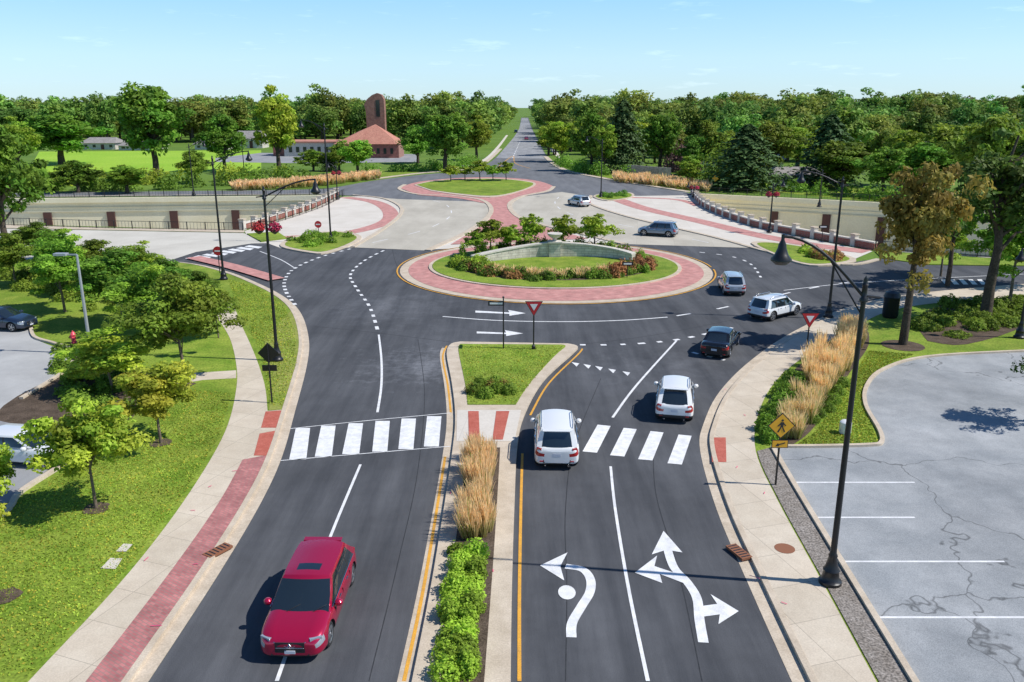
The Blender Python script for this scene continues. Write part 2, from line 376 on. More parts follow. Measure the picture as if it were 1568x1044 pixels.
b.poly(GL([(1090,712),(1088,674),(1111,674),(1112,712)]),.145,M['ada'])
b.poly(GL([(718,678),(717,634),(733,634),(735,678)]),.17,M['ada']); b.poly(GL([(754,678),(760,634),(780,634),(770,678)]),.17,M['ada'])
b.obj('tactile_paving')
one('verge',offset(KL,.66)[idx2:idx2+20]+S([(405,520),(410,560),(414,600),(412,632)],4),.14,M['grassdry'])
one('path',GL([(362,582),(362,570),(300,574),(225,588),(150,590),(150,600),(230,600),(310,585)]),.13,M['conc'])
one('path',S([(335,492),(365,490),(340,450),(290,425),(180,412),(60,412)],4)+S([(60,416),(180,417),(280,430),(320,455),(335,490)],4),.132,M['conc'])
b=MB(); b.poly(GL([(-220,500),(45,500),(60,525),(110,545),(85,580),(0,640),(-60,660),(-220,700)]),.14,M['lot2']); b.obj('parking_lot')
b=MB(); b.poly(GL([(-300,640),(-40,640),(30,655),(100,672),(110,700),(30,755),(0,790),(-200,860)]),.15,M['asphaltfar']); b.obj('parking_lot')
b=MB()
for pth in (S([(45,500),(50,520),(80,530),(112,543),(100,570),(30,615)],4),S([(60,662),(112,680),(108,706),(30,758),(10,785),(-40,830)],4)):
    b.ribbon(pth,0,.22,.26,M['curb'],.15)
b.obj('curb')
b=MB()
b.poly(ell(*G(120,610),3.2,5.5,24),.145,M['mulch']); b.poly(S([(120,545),(80,600),(100,650),(190,650),(210,620),(190,560)],4),.148,M['mulch'])
for p in((247,682),(148,783),(5,920),(285,592)): b.poly([(q[0]+random.uniform(-.08,.08),q[1]+random.uniform(-.08,.08)) for q in ell(*G(*p),.5,.5,16)],.15,M['mulch'])
b.obj('mulch_bed')
one('utility_cover',GL([(178,850),(190,838),(204,839),(194,850)]),.15,M['plaza']); one('utility_cover',GL([(155,876),(170,860),(188,861),(178,877)]),.15,M['plaza'])
sr=ext(S([(1338,1044),(1255,890),(1190,770),(1157,695),(1160,640),(1185,590),(1230,550),(1310,502),(1390,472),(1568,455),(1750,440)]),12)
b=MB(); b.poly(Rb+sr[::-1],.135,M['concr']); b.obj('sidewalk')
lotp=ext(S([(1400,1044),(1300,880),(1225,757),(1186,690)]),12)
lote=S([(1186,690),(1250,690),(1330,688),(1352,684),(1350,665),(1328,625),(1330,595),(1355,570),(1420,551),(1568,542),(1750,536)],5)
b=MB(); b.poly(lotp+lote[1:]+[(60,lote[-1][1]),(60,2)],.132,M['lot']); b.obj('parking_lot')
b=MB(); b.ribbon(lotp,0,.2,.24,M['curb'],.12); b.ribbon(lote,0,.2,.24,M['curb'],.12); b.obj('curb')
i1=min(range(len(sr)),key=lambda i:(sr[i][0]-G(1157,700)[0])**2+(sr[i][1]-G(1157,700)[1])**2)
b=MB(); b.poly(offset(sr[:i1+1],-.06)+offset(lotp,.22)[::-1],.15,M['gravel']); b.obj('gravel_strip')
b=MB()
b.poly(S([(1162,680),(1166,640),(1192,594),(1240,550),(1318,505),(1330,530),(1300,575),(1270,625),(1240,665),(1215,684)],4),.14,M['mulch'])
b.poly(S([(1400,500),(1440,470),(1568,462),(1568,500),(1480,530),(1420,525)],4),.14,M['mulch'])
b.poly(ell(*G(1382,532),1.3,1.3,20),.145,M['mulch'])
b.obj('mulch_bed')
b=MB()
for y,x0,x1 in((743,1205,1400),(797,1238,1400),(865,1283,1537),(951,1345,1640)):
    a=G(x0,y);c=G(x1,y); b.ribbon([a,c],-.05,.05,.137,M['white'])
b.obj('parking_lines')
# ---------------- median ----------------
mlft=ext(S([(632,1044),(664,880),(692,700),(697,640),(692,590),(684,545),(690,530),(705,526)]),12)
mrgt=ext(S([(782,1044),(784,900),(788,770),(792,690),(802,640),(832,585),(878,542),(884,533),(870,529)]),12)
b=MB(); b.poly(mlft+mrgt[::-1],.15,M['curb'],.15); b.obj('median')
b=MB(); b.ribbon(mlft[:-8],-.02,.42,.026,M['curb']); b.obj('gutter')
one('lawn',S([(705,530),(702,540),(712,590),(716,624)],4)+S([(790,624),(812,590),(850,548),(866,534),(860,531)],4),.165,M['grass'])
one('mulch_bed',ext(S([(676,1044),(693,870),(708,760),(712,690)],4),12)+ext(S([(742,1044),(755,870),(762,760),(766,690)],4),12)[::-1],.162,M['mulch'])
one('crossing_pavement',GL([(699,680),(700,632),(798,632),(788,680)]),.158,M['plaza'])
# ---------------- central island ----------------
CX,CY=4.1,78.2
b=MB()
b.poly(ell(CX,CY,14.7,15.0),.06,M['curb'],.05); b.obj('roundabout_apron')
b=MB(); b.poly(ell(CX,CY,13.9,14.2),.075,M['brickp'])
b.poly(S([(690,375),(745,340),(752,325),(740,309),(700,302)],4)+S([(838,294),(800,300),(781,314),(800,336),(900,366)],4),.068,M['brickp'])
b.poly(S([(612,288),(640,279),(700,273),(760,272),(815,276),(846,285),(838,292),(800,302),(775,312),(745,312),(700,304),(640,299)],4),.08,M['brickp'])
b.obj('brick_apron')
b=MB()
pt=S([(655,384),(722,352),(752,325),(738,307),(690,300),(640,298),(612,290),(620,283)],6); b.ribbon(pt,-.35,.35,.12,M['curb'],.1)
pt=S([(955,374),(880,356),(800,336),(780,314),(800,301),(838,293),(848,286)],6); b.ribbon(pt,-.35,.35,.12,M['curb'],.1)
pt=S([(540,379),(585,352),(612,330),(612,316),(585,304),(540,299)],6); b.ribbon(pt,-.25,.25,.14,M['curb'],.12)
pt=S([(905,300),(903,312),(960,332),(1090,363),(1152,380),(1185,388),(1290,406),(1345,398)],6); b.ribbon(pt,-.25,.25,.14,M['curb'],.12)
pt=S([(-60,303),(300,299),(505,298)],4); b.ribbon(pt,-.2,.2,.14,M['curb'],.12)
pt=S([(570,275),(650,265),(715,260),(745,249),(768,228)],4); b.ribbon(pt,-.2,.9,.14,M['curb'],.12)
pt=S([(838,240),(858,256),(890,266),(950,277),(1058,294)],4); b.ribbon(pt,-1.2,.2,.14,M['curb'],.12)
b.obj('curb')
one('sidewalk',S([(690,257),(735,247),(758,228),(775,207)],4)+S([(778,207),(762,229),(739,249),(695,259)],4),.1,M['plaza'],.08)
one('sidewalk',S([(832,212),(845,232),(868,250),(920,262)],4)+S([(925,261),(875,249),(852,232),(836,212)],4),.1,M['plaza'],.08)
one('curb_ring',ell(CX,79,12.1,10.8),.16,M['curb'],.1)
one('lawn',ell(CX,79,11.75,10.45),.2,M['grass'],.1)
one('curb_ring',S([(634,284),(660,278),(700,275),(760,274),(808,278),(820,284),(790,296),(750,303),(700,299),(660,293)],4),.15,M['curb'],.1)
one('lawn',S([(638,284),(662,279),(700,276),(760,275),(805,279),(816,284),(788,295),(750,301),(700,297),(662,292)],4),.19,M['grass'],.1)
b=MB()
b.ribbon(S([(520,303),(560,309),(582,320),(585,335),(560,347),(510,357),(430,362)],6),0,2.2,.044,M['brickp'])
b.ribbon(S([(935,306),(975,320),(1060,340),(1150,362),(1240,378),(1320,388)],6),0,2.6,.044,M['brickp'])
b.ribbon(S([(960,303),(1030,306),(1062,315)],6),0,1.4,.044,M['brickp'])
b.ribbon(S([(270,399),(330,414),(395,434)],6),1,2.6,.14,M['brickp'])
b.obj('brick_paving_band')
b=MB()
for p in ([(430,379),(440,368),(470,360),(520,355),(553,363),(540,375),(500,389),(470,388)],[(1150,374),(1180,372),(1260,384),(1310,398),(1290,406),(1240,408),(1195,395)],[(908,302),(925,297),(965,296),(968,303),(930,308)]):
    q=smooth(GL(p),4,True); b.poly(q,.16,M['curb'],.14)
    cx=sum(a[0] for a in q)/len(q);cy=sum(a[1] for a in q)/len(q)
    b.poly([(cx+(a[0]-cx)*.88,cy+(a[1]-cy)*.88) for a in q],.175,M['grass'])
b.obj('traffic_island')
b=MB()
def seam(p,w=.03): b.ribbon(S(p,8),-w/2,w/2,.0245,M['tar'])
seam([(565,1044),(610,860),(640,720),(650,600),(640,520)]); seam([(866,1044),(868,900),(866,780),(880,680),(920,580)]); seam([(1075,1044),(1040,880),(1005,760),(1000,690)],.03)
seam([(480,500),(560,508),(690,524)],.04); seam([(885,528),(1010,512),(1180,478)],.04); seam([(600,380),(618,420),(700,452),(850,470)],.04)
b.obj('tar_seams')
# ---------------- markings ----------------
b=MB();z=.032
def bar(p,w=.12,mat='white',dash=None,zz=None,off=0):
    pth=S(p,8)
    zz=zz or z
    if not dash: b.ribbon(pth,off-w/2,off+w/2,zz,M[mat]); return
    on,gap=dash
    fine=[]
    for a,c in zip(pth[:-1],pth[1:]):
        l=math.hypot(c[0]-a[0],c[1]-a[1]);k=max(1,int(l/.15))
        for i in range(k): fine.append((a[0]+(c[0]-a[0])*i/k,a[1]+(c[1]-a[1])*i/k))
    cur=[];s=0;last=None
    for q in fine:
        if last: s+=math.hypot(q[0]-last[0],q[1]-last[1])
        last=q
        if s%(on+gap)<on: cur.append(q)
        elif len(cur)>1: b.ribbon(cur,off-w/2,off+w/2,zz,M[mat]);cur=[]
        else: cur=[]
for i,cx in enumerate((463,502,544,585,625,664)):
    yt=656-i*3.6;yb=704-i*3.9;w=12
    b.poly(GL([(cx-w-3+(-5 if i<3 else 0),yb),(cx+w-6+(2 if i>2 else 0),yb),(cx+w,yt),(cx-w+2,yt)]) ,z,M['white'])
for x0,x1 in((915,903),(955,945),(996,988),(1039,1033)):
    i=(x0-915)/41; b.poly(GL([(x1-11,692+i*6),(x1+11,694+i*6),(x0+20,653+i*5),(x0,651+i*5)]),z,M['white'])
bar([(445,657),(560,645),(690,633)],.06);bar([(430,706),(560,695),(690,684)],.06)
bar([(424,1044),(470,915),(515,800),(552,712)],.11); bar([(578,632),(584,590),(584,550),(580,513)],.13)
bar([(578,505),(566,470),(545,440),(537,420),(560,398),(600,378)],.25,dash=(.9,.9))
bar([(452,467),(438,447),(436,430),(450,412),(490,394),(545,379)],.3,dash=(.7,.7))
bar([(935,715),(942,780),(962,900),(992,1044)],.11); bar([(938,640),(975,590),(1036,522)],.13)
bar([(678,485),(760,491),(860,493),(950,491),(1022,486)],.16)
bar([(1036,484),(1100,473),(1180,455),(1250,440),(1330,428)],.2,dash=(1.5,2.5))
bar([(855,528),(950,528),(1040,520),(1130,500)],.3,dash=(.6,.7))
bar([(1060,540),(1110,552),(1140,556)],.25,dash=(.5,.5))
bar([(1165,425),(1150,405),(1120,393),(1060,385)],.22,dash=(.8,1.2))
bar([(1200,445),(1290,435),(1400,428),(1568,420)],.12)
bar([(398,385),(430,398),(450,410)],.12)
bar([(570,372),(650,352),(690,330),(680,312),(640,303)],.14,dash=(3,4),zz=.045)
bar([(1085,372),(980,350),(880,330),(850,312),(860,298)],.14,dash=(3,4),zz=.045)
bar([(629,1044),(660,885),(688,700)],.11,'yellow',off=.18);bar([(694,632),(689,590),(681,548),(687,530)],.11,'yellow',off=.12)
bar([(784,1044),(786,900),(790,770),(793,695)],.11,'yellow',off=-.2);bar([(806,636),(835,587),(880,543),(887,534)],.11,'yellow',off=-.2)
b.ribbon(ell(CX,CY,14.95,15.25,90),-.07,.07,.064,M['yellow'])
for x,y in((880,558),(898,561),(916,564),(936,568),(958,572)):
    b.poly(GL([(x-5,y-3),(x+7,y-1),(x+3,y+4)]),z,M['white'])
for i in range(8):
    x=283+i*13; b.poly(GL([(x,396-i*2.6),(x+22,399-i*2.6),(x+28,396.5-i*2.6),(x+8,394-i*2.6)]),.036,M['white'])
for i in range(6):
    x=1440+i*14; b.poly(GL([(x,428),(x+7,428),(x+15,436),(x+7,436)]),z,M['white'])
def arrow_path(p,w): b.ribbon(S(p,6),-w/2,w/2,z,M['white'])
arrow_path([(875,977),(876,955),(890,930),(903,908),(904,888),(892,873),(866,868)],.3)
b.poly(GL([(827,867),(869,847),(858,868),(864,890)]),z+.002,M['white'])
b.poly(ell(*G(868,908),.28,.4,20),z,M['white'])
arrow_path([(1077,985),(1071,950),(1067,917),(1052,892),(1032,870),(1022,842)],.3)
b.poly(GL([(1016,814),(998,850),(1020,843),(1045,847)]),z+.002,M['white'])
b.poly(GL([(972,878),(1006,852),(1002,868),(1050,884),(1052,896),(1010,880),(1014,894)]),z+.003,M['white'])
b.poly(GL([(1069,930),(1098,926),(1088,911),(1131,937),(1100,957),(1102,942),(1073,946)]),z+.003,M['white'])
b.poly(GL([(728,476),(780,479),(778,475),(805,480),(780,484),(780,481),(728,479)]),z,M['white'])
b.poly(GL([(730,508),(775,510),(773,506),(801,511),(775,515),(775,512),(730,511)]),z,M['white'])
bar([(785,242),(797,215)],.25,'white',dash=(5,5),zz=.055)
bar([(760,258),(785,239),(789,250),(812,258)],.2,'yellow',zz=.055)
b.obj('road_markings')
b=MB()
for x,y in((322,750),(296,787),(360,726),(240,965),(1140,640),(1110,600),(1170,760),(1155,890),(225,862),(300,870),(1128,720),(1200,930),(1165,640),(690,760),(755,880)):
    p=G(x,y); a=random.random()*3; b.box((p[0],p[1],.166),(random.uniform(.15,.35),.03,.004),M['pinkpaint'],a)
b.obj('survey_paint_marks')
b=MB(); b.poly(ell(*G(1201,845),.35,.35,20),.142,M['rust']); b.obj('manhole_cover')
def drain(px,ang):
    b=MB(); gp=G(*px); R=Matrix.Rotation(ang,3,'Z')
    b.box((gp[0],gp[1],.125),(.95,.42,.08),M['rust'],ang)
    for k in range(6):
        o_=R@Vector((-.38+.15*k,0,0)); b.box((gp[0]+o_.x,gp[1]+o_.y,.167),(.05,.34,.01),M['trim'],ang)
    b.obj('storm_drain')
drain((334,848),1.0); drain((1131,850),-1.2)

# ================= bridge parapets =================
def parapet(name,path,h=1.15):
    b=MB()
    b.ribbon(path,-.22,.22,.65*h,M['brickw'],.65*h); b.ribbon(path,-.28,.28,.65*h+.14,M['plaza'],.14)
    d=0;nxt=0
    for a,c in zip(path[:-1],path[1:]):
        l=math.hypot(c[0]-a[0],c[1]-a[1]); an=math.atan2(c[1]-a[1],c[0]-a[0])
        while nxt<=d+l:
            t=(nxt-d)/l; p=(a[0]+(c[0]-a[0])*t,a[1]+(c[1]-a[1])*t)
            b.box((p[0],p[1],h*.55),(.6,.62,h*1.1),M['plaza'],an); b.box((p[0],p[1],h*1.1+.06),(.75,.78,.12),M['curb'],an)
            nxt+=3.0
        d+=l
    return b.obj(name)
parapet('bridge_parapet',smooth(LP,8)); parapet('bridge_parapet',smooth(RP,8))
def railing(name,path,h=1.2,z0=0,step=2.4,bar_step=.45):
    b=MB();d=0;nxt=0;nb=0
    for a,c in zip(path[:-1],path[1:]):
        l=math.hypot(c[0]-a[0],c[1]-a[1])
        for zz in(.15,h): b.cyl((a[0],a[1],z0+zz),(c[0],c[1],z0+zz),.03,.03,M['black'],5)
        while nxt<=d+l:
            t=(nxt-d)/l;p=(a[0]+(c[0]-a[0])*t,a[1]+(c[1]-a[1])*t); b.box((p[0],p[1],z0+h/2),(.09,.09,h+.1),M['black']); nxt+=step
        while nb<=d+l:
            t=(nb-d)/l;p=(a[0]+(c[0]-a[0])*t,a[1]+(c[1]-a[1])*t); b.box((p[0],p[1],z0+h/2),(.022,.022,h-.1),M['black']); nb+=bar_step
        d+=l
    return b.obj(name)
railing('railing',[G(372,353.5),G(160,350),G(0,345),(-90,115)],1.0); railing('railing',smooth(offset(LP,-1.2),5),z0=.0)
railing('railing',[(p[0],p[1]+.6) for p in (LP[-1],fl[0],(-160,140))]); railing('railing',[RP[-1],nr[0],(90,93)],1.0)
railing('railing',[(p[0],p[1]+.6) for p in (RP[0],fr[1],(110,106))])

# ================= VEGETATION =================
def rdir(n):
    d=rng.normal(size=(n,3)); return d/np.linalg.norm(d,axis=1)[:,None]
def leaf_arrays(P,Nn,size,tint):
    n=len(P); r=rdir(n); a=np.cross(Nn,r); a/=np.linalg.norm(a,axis=1)[:,None]+1e-9; c=np.cross(Nn,a)
    s=(size*(.6+.8*rng.random(n)))[:,None]
    V=np.stack([P+a*s*.62,P+c*s*.36,P-a*s*.62,P-c*s*.36],1).reshape(-1,3)
    Tn=np.repeat(tint,4,axis=0)
    return V,Tn
def mesh_from(name,V,Tn,mat,extra=None):
    me=bpy.data.meshes.new(name); n4=len(V); nq=n4//4
    ev=np.array(extra.v,dtype=np.float32) if extra and extra.v else np.zeros((0,3),np.float32)
    verts=np.concatenate([V.astype(np.float32),ev])
    starts=np.arange(nq)*4; mi=[0]*nq
    el=[];es=[];emi=[];pos=n4
    if extra:
        for f,m in zip(extra.f,extra.mi):
            es.append(pos);el+=[i+n4 for i in f];pos+=len(f);emi.append(m+1)
    me.vertices.add(len(verts)); me.vertices.foreach_set('co',verts.ravel())
    al=np.concatenate([np.arange(n4),np.array(el,dtype=np.int64)]) if el else np.arange(n4)
    me.loops.add(len(al)); me.loops.foreach_set('vertex_index',al.astype(np.int32))
    me.polygons.add(nq+len(es)); me.polygons.foreach_set('loop_start',np.concatenate([starts,np.array(es,dtype=np.int64)]).astype(np.int32))
    me.polygons.foreach_set('material_index',np.array(mi+emi,dtype=np.int32))
    me.materials.append(mat)
    if extra:
        for m in extra.mats: me.materials.append(m)
    me.update(calc_edges=True)
    ca=me.color_attributes.new('tint','FLOAT_COLOR','POINT')
    col=np.ones((len(verts),4),np.float32); col[:n4,:3]=Tn
    ca.data.foreach_set('color',col.ravel())
    return me
def put(me,name,loc=(0,0,0),rot=0,sc=(1,1,1),parent=None):
    o=bpy.data.objects.new(name,me); o.location=loc;o.rotation_euler=(0,0,rot);o.scale=sc
    scene.collection.objects.link(o)
    if parent:o.parent=parent
    return o
def tree_mesh(name,h,R,th,leaf,ncl,nlf,mat,bark,rcf=(.18,.34),inner=.35,jag=.3,tr=.03,flat=.7):
    cz=th+(h-th)*.5; ax=np.array([R,R,(h-th)*.5])
    C=rdir(ncl)*(inner+(1-inner)*rng.random(ncl)**.6)[:,None]
    ph=rng.random(6)*6.28
    az=np.arctan2(C[:,1],C[:,0]); j=1-jag*.5+jag*(.5*np.sin(2*az+ph[0])*np.cos(3*C[:,2]+ph[1])+.5*np.sin(5*az+ph[2]))
    C=C*j[:,None]; wid=1-.25*np.clip(C[:,2],0,1)
    C[:,0]*=wid;C[:,1]*=wid
    P0=C*ax*.85+np.array([0,0,cz])
    rc=R*(rcf[0]+(rcf[1]-rcf[0])*rng.random(ncl))
    m=nlf//ncl; idx=np.repeat(np.arange(ncl),m); n=len(idx)
    d=rdir(n); d[:,2]=np.where(rng.random(n)<.35,np.abs(d[:,2]),d[:,2])
    P=P0[idx]+d*(rc[idx]*(.45+.6*rng.random(n)))[:,None]*np.array([1,1,flat])
    Nn=d*.7+rdir(n)*.7+np.array([0,0,.35]); Nn/=np.linalg.norm(Nn,axis=1)[:,None]
    cl=.65+.6*rng.random(ncl); t=(cl[idx]*(.75+.5*rng.random(n)))[:,None]*np.ones(3)
    t[:,0]*=(.85+.3*rng.random(ncl))[idx]
    V,Tn=leaf_arrays(P,Nn,leaf,t)
    w=MB(); r0=h*tr
    top=th+(h-th)*.75
    bend=[(0,0,0)];k=5
    for i in range(1,k+1):
        bend.append((random.uniform(-.03,.03)*h*i/k,random.uniform(-.03,.03)*h*i/k,top*i/k))
    for i in range(k): w.cyl(bend[i],bend[i+1],r0*(1-i/k*.85),r0*(1-(i+1)/k*.85),bark,8,False)
    order=rng.permutation(ncl)[:min(ncl,24)]
    for q in order:
        c=P0[q]; zb=max(th*.8,min(top*.9,c[2]-abs(c[0])*.6-abs(c[1])*.4)); f=zb/top*k; i=min(int(f),k-1)
        base=Vector(bend[i]).lerp(Vector(bend[i+1]),f-i); mid=base.lerp(Vector(c),.5)+Vector((0,0,.04*h))
        w.cyl(base,mid,r0*.4,r0*.22,bark,5,False); w.cyl(mid,c,r0*.22,r0*.06,bark,5,False)
    return mesh_from(name,V,Tn,mat,w)
def conifer_mesh(name,h,R,leaf,mat,bark,n=9000):
    zf=rng.random(n)**.8; zf=.06+.94*zf
    lay=np.floor(zf*16)/16; fr_=(zf*16)%1
    rad=R*(1.02-zf)**.75*(.65+.45*(1-fr_))*np.sqrt(rng.random(n))**.6
    az=rng.random(n)*6.283; lob=1+.28*np.sin(az*5+lay*40)+.2*np.sin(az*9+lay*23)
    P=np.stack([np.cos(az)*rad*lob,np.sin(az)*rad*lob,zf*h-rad*.25],1)
    Nn=np.stack([np.cos(az)*.5,np.sin(az)*.5,np.full(n,.8)],1)+rdir(n)*.6; Nn/=np.linalg.norm(Nn,axis=1)[:,None]
    t=(.6+.8*rng.random(n))[:,None]*np.ones(3)
    V,Tn=leaf_arrays(P,Nn,leaf,t); w=MB(); w.cyl((0,0,0),(0,0,h*.95),h*.022,.03,bark,7,False)
    return mesh_from(name,V,Tn,mat,w)
def shrub_mesh(name,cs,leaf,dens,mat,flat=1.0,tv=.5):
    Vs=[];Ts=[]
    for (x,y,z0,rx,ry,rz) in cs:
        n=max(20,int(dens*(rx*ry+rx*rz+ry*rz)))
        d=rdir(n); d[:,2]=np.abs(d[:,2])*flat; rr=(.72+.38*rng.random(n))
        bump_=1+.16*np.sin(d[:,0]*7+x*3)*np.cos(d[:,1]*6+y*2)
        P=np.array([x,y,z0])+d*(rr*bump_)[:,None]*np.array([rx,ry,rz])
        Nn=d+rdir(n)*.8+np.array([0,0,.2]); Nn/=np.linalg.norm(Nn,axis=1)[:,None]
        t=((1-tv/2+tv*rng.random())*(.7+.6*rng.random(n)))[:,None]*np.ones(3)
        V,Tn=leaf_arrays(P,Nn,leaf,t);Vs.append(V);Ts.append(Tn)
    return mesh_from(name,np.concatenate(Vs),np.concatenate(Ts),mat)
def reed_mesh(name,pts,h,n_per,w=.03,spread=.28,green=.35):
    pts=np.array(pts);m=len(pts);n=m*n_per;idx=np.repeat(np.arange(m),n_per)
    az=rng.random(n)*6.283; r=spread*.45*np.sqrt(rng.random(n))
    B=np.zeros((n,3));B[:,:2]=pts[idx,:2]+np.stack([np.cos(az)*r,np.sin(az)*r],1);B[:,2]=.15
    hh=h*(.5+.55*rng.random(n))*(.85+.3*rng.random(m))[idx]; lean=spread*(.2+1.1*rng.random(n))
    Tp=B.copy();Tp[:,0]+=np.cos(az)*lean-.08;Tp[:,1]+=np.sin(az)*lean;Tp[:,2]+=hh
    Md=B*.45+Tp*.55; Md[:,2]+=.08*hh
    s=rng.random(n)*3.14; S_=np.stack([np.cos(s),np.sin(s),np.zeros(n)],1)*w*.5
    V=np.stack([B-S_*.6,B+S_*.6,Md+S_*.8,Md-S_*.8,Md-S_*1.3,Md+S_*1.3,Tp+S_*.6,Tp-S_*.6],1).reshape(-1,3)
    base=(.8+.4*rng.random(n))[:,None]
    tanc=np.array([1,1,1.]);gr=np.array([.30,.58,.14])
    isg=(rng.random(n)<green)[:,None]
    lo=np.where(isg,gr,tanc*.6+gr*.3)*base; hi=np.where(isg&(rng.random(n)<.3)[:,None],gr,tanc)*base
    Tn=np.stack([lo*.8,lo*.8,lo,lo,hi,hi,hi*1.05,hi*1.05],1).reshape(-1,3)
    return mesh_from(name,V,Tn,L['tan'])
def inpoly(w,x,y):
    c=False;j=len(w)-1
    for i in range(len(w)):
        if (w[i][1]>y)!=(w[j][1]>y) and x<(w[j][0]-w[i][0])*(y-w[i][1])/(w[j][1]-w[i][1])+w[i][0]: c=not c
        j=i
    return c
def scatter(pxpoly,n):
    w=GL(pxpoly); xs=[p[0] for p in w];ys=[p[1] for p in w];out=[]
    k=0
    while len(out)<n and k<n*60:
        k+=1;x=random.uniform(min(xs),max(xs));y=random.uniform(min(ys),max(ys))
        if inpoly(w,x,y): out.append((x,y))
    return out
def turf(pxpoly,n,z0,size=.07,name='grass_tufts'):
    P2=np.array(scatter(pxpoly,n)); P=np.concatenate([P2,np.full((len(P2),1),z0+.02)],1)
    Nn=rdir(len(P)); Nn[:,2]=np.abs(Nn[:,2])*.8+.15; Nn/=np.linalg.norm(Nn,axis=1)[:,None]
    k=np.sin(P[:,0]*.9+np.sin(P[:,1]*.5)*2)*np.cos(P[:,1]*.7)*.2+1
    t=((.55+.75*rng.random(len(P)))*k)[:,None]*np.ones(3); t[:,0]*=1+.55*(rng.random(len(P))<.25)
    V,Tn=leaf_arrays(P,Nn,size,t); put(mesh_from(name,V,Tn,L['turf']),name)
turf([(-60,1044),(45,1040),(195,878),(285,758),(338,668),(355,605),(300,600),(230,650),(215,700),(120,712),(40,765),(0,800),(-60,860)],18000,.125,.065)
turf([(707,533),(716,620),(788,622),(848,548),(862,534)],4500,.165,.065)
turf([(350,430),(395,442),(435,470),(452,510),(455,560),(432,625),(415,625),(400,540),(365,480)],7000,.14,.08)
turf([(1218,686),(1345,682),(1322,625),(1325,590),(1350,565),(1400,545),(1330,540),(1305,580),(1275,630),(1245,668)],8000,.125,.08)
# --- prototypes
farP=[tree_mesh('far_tree_%d'%i,15,6.0+i*.3,.6,.68,44+5*i,3600,L['far'],M['barkd'],rcf=(.2,.38),jag=.3+.06*i) for i in range(5)]
midP={k:[tree_mesh('mid_tree_%s%d'%(k,i),13,5,1.4,.40,80,10000,L[k],M['barkd'],jag=.5,rcf=(.14,.3)) for i in range(2)] for k in('bright','mid','dark')}
conP=[conifer_mesh('conifer_%d'%i,14,5.2,.42,L['conifer'],M['barkd'],9000) for i in range(2)]
locP=[tree_mesh('locust_%d'%i,7,3.2,1.4,.17,100,19000,L['mid' if i==0 else 'bright'],M['bark'],rcf=(.13,.28),flat=.55,inner=.2,jag=.5,tr=.014) for i in range(2)]
youP=[tree_mesh('young_%d'%i,4.5,1.75,1.0,.125,60,9000,L['lime'],M['bark'],rcf=(.16,.3),flat=.65,inner=.2,jag=.5,tr=.012) for i in range(2)]
oakP=tree_mesh('oak',10,4,2.6,.25,90,9500,L['rust'],M['barkd'],rcf=(.10,.22),inner=.2,jag=.6,tr=.03)
sparseP=tree_mesh('sparse',13,5,2.4,.26,90,6500,L['dark'],M['barkd'],rcf=(.10,.22),inner=.2,jag=.6,tr=.026)
midsP=tree_mesh('shrubtree',3.6,1.5,.7,.18,30,2200,L['bright'],M['bark'],rcf=(.18,.32),jag=.6,tr=.018)
def place(me,name,base,ytop,wpx,ph,pr,z0=0,parent=None):
    X,Y=G(*base); h=HZ(Y,ytop)-z0; w=wpx*T(*base)/F/2
    return put(me,name,(X,Y,z0),random.random()*6.28,(w/pr,w/pr,h/ph),parent)
for base,yt,w,k in [((240,268),106,125,'mid'),((428,265),118,88,'bright'),((548,266),203,62,'bright'),((520,262),215,45,'mid'),((682,262),160,96,'mid'),((640,250),185,60,'mid'),
    ((95,252),162,135,'mid'),((10,375),165,130,'mid'),((-60,330),150,150,'bright'),((120,295),240,70,'mid'),((195,296),245,80,'bright'),((75,292),262,70,'bright'),((730,245),170,60,'bright'),
    ((480,262),225,50,'mid'),((300,280),225,60,'mid'),((860,248),172,70,'bright'),((840,238),185,50,'bright'),((1060,268),200,60,'mid'),((1290,290),205,110,'mid'),((1350,300),215,90,'mid'),
    ((1220,262),180,90,'bright'),((1410,300),210,110,'mid'),((1500,330),150,130,'mid'),((1620,330),140,180,'dark'),((345,262),165,70,'mid'),((1080,258),175,60,'mid'),
    ((1010,262),160,75,'mid'),((1100,268),190,70,'mid'),((1180,275),172,95,'mid'),((905,262),158,60,'mid'),((1450,290),175,110,'mid'),((1530,300),180,100,'bright'),((1380,285),180,90,'bright'),((985,250),168,60,'bright'),((30,262),170,90,'bright'),((925,266),175,55,'bright'),((1055,285),235,50,'bright')]:
    place(midP[k][random.randrange(2)],'deciduous_tree',base,yt,w*1.08,13,5)
for base,yt,w in [((952,264),152,78),((1140,290),190,115),((1265,285),175,100),((505,262),236,30)]:
    place(conP[random.randrange(2)],'pine_tree',base,yt,w,14,4.3)
for base,yt,w,i in [((100,480),352,140,1),((190,500),372,175,0),((285,592),405,205,0),((235,520),395,155,1),((335,520),430,80,0),((25,440),350,110,0),((150,450),360,140,0),((260,470),390,120,0),((90,430),345,110,1),((60,400),335,90,0),((205,440),368,110,1),((310,475),410,90,0)]:
    place(locP[i],'honey_locust_tree',base,yt,w,7,3.2,.12)
for base,yt,w,i in [((172,605),495,150,0),((247,682),540,150,1),((148,783),592,165,0),((-35,930),690,170,1),((-5,790),670,90,1),((130,590),555,80,0)]:
    place(youP[i],'young_tree',base,yt,w,4.5,1.6,.12)
place(oakP,'oak_tree',(1382,530),208,185,10,4,.12); place(sparseP,'sparse_tree',(1508,490),130,270,13,5,.12)
place(locP[1],'honey_locust_tree',(1545,470),285,180,7,3.2,.12); place(sparseP,'sparse_tree',(1450,440),235,120,13,5,.12)
place(locP[1],'honey_locust_tree',(1440,425),310,120,7,3.2,.12); place(locP[0],'honey_locust_tree',(1590,440),270,150,7,3.2,.12)
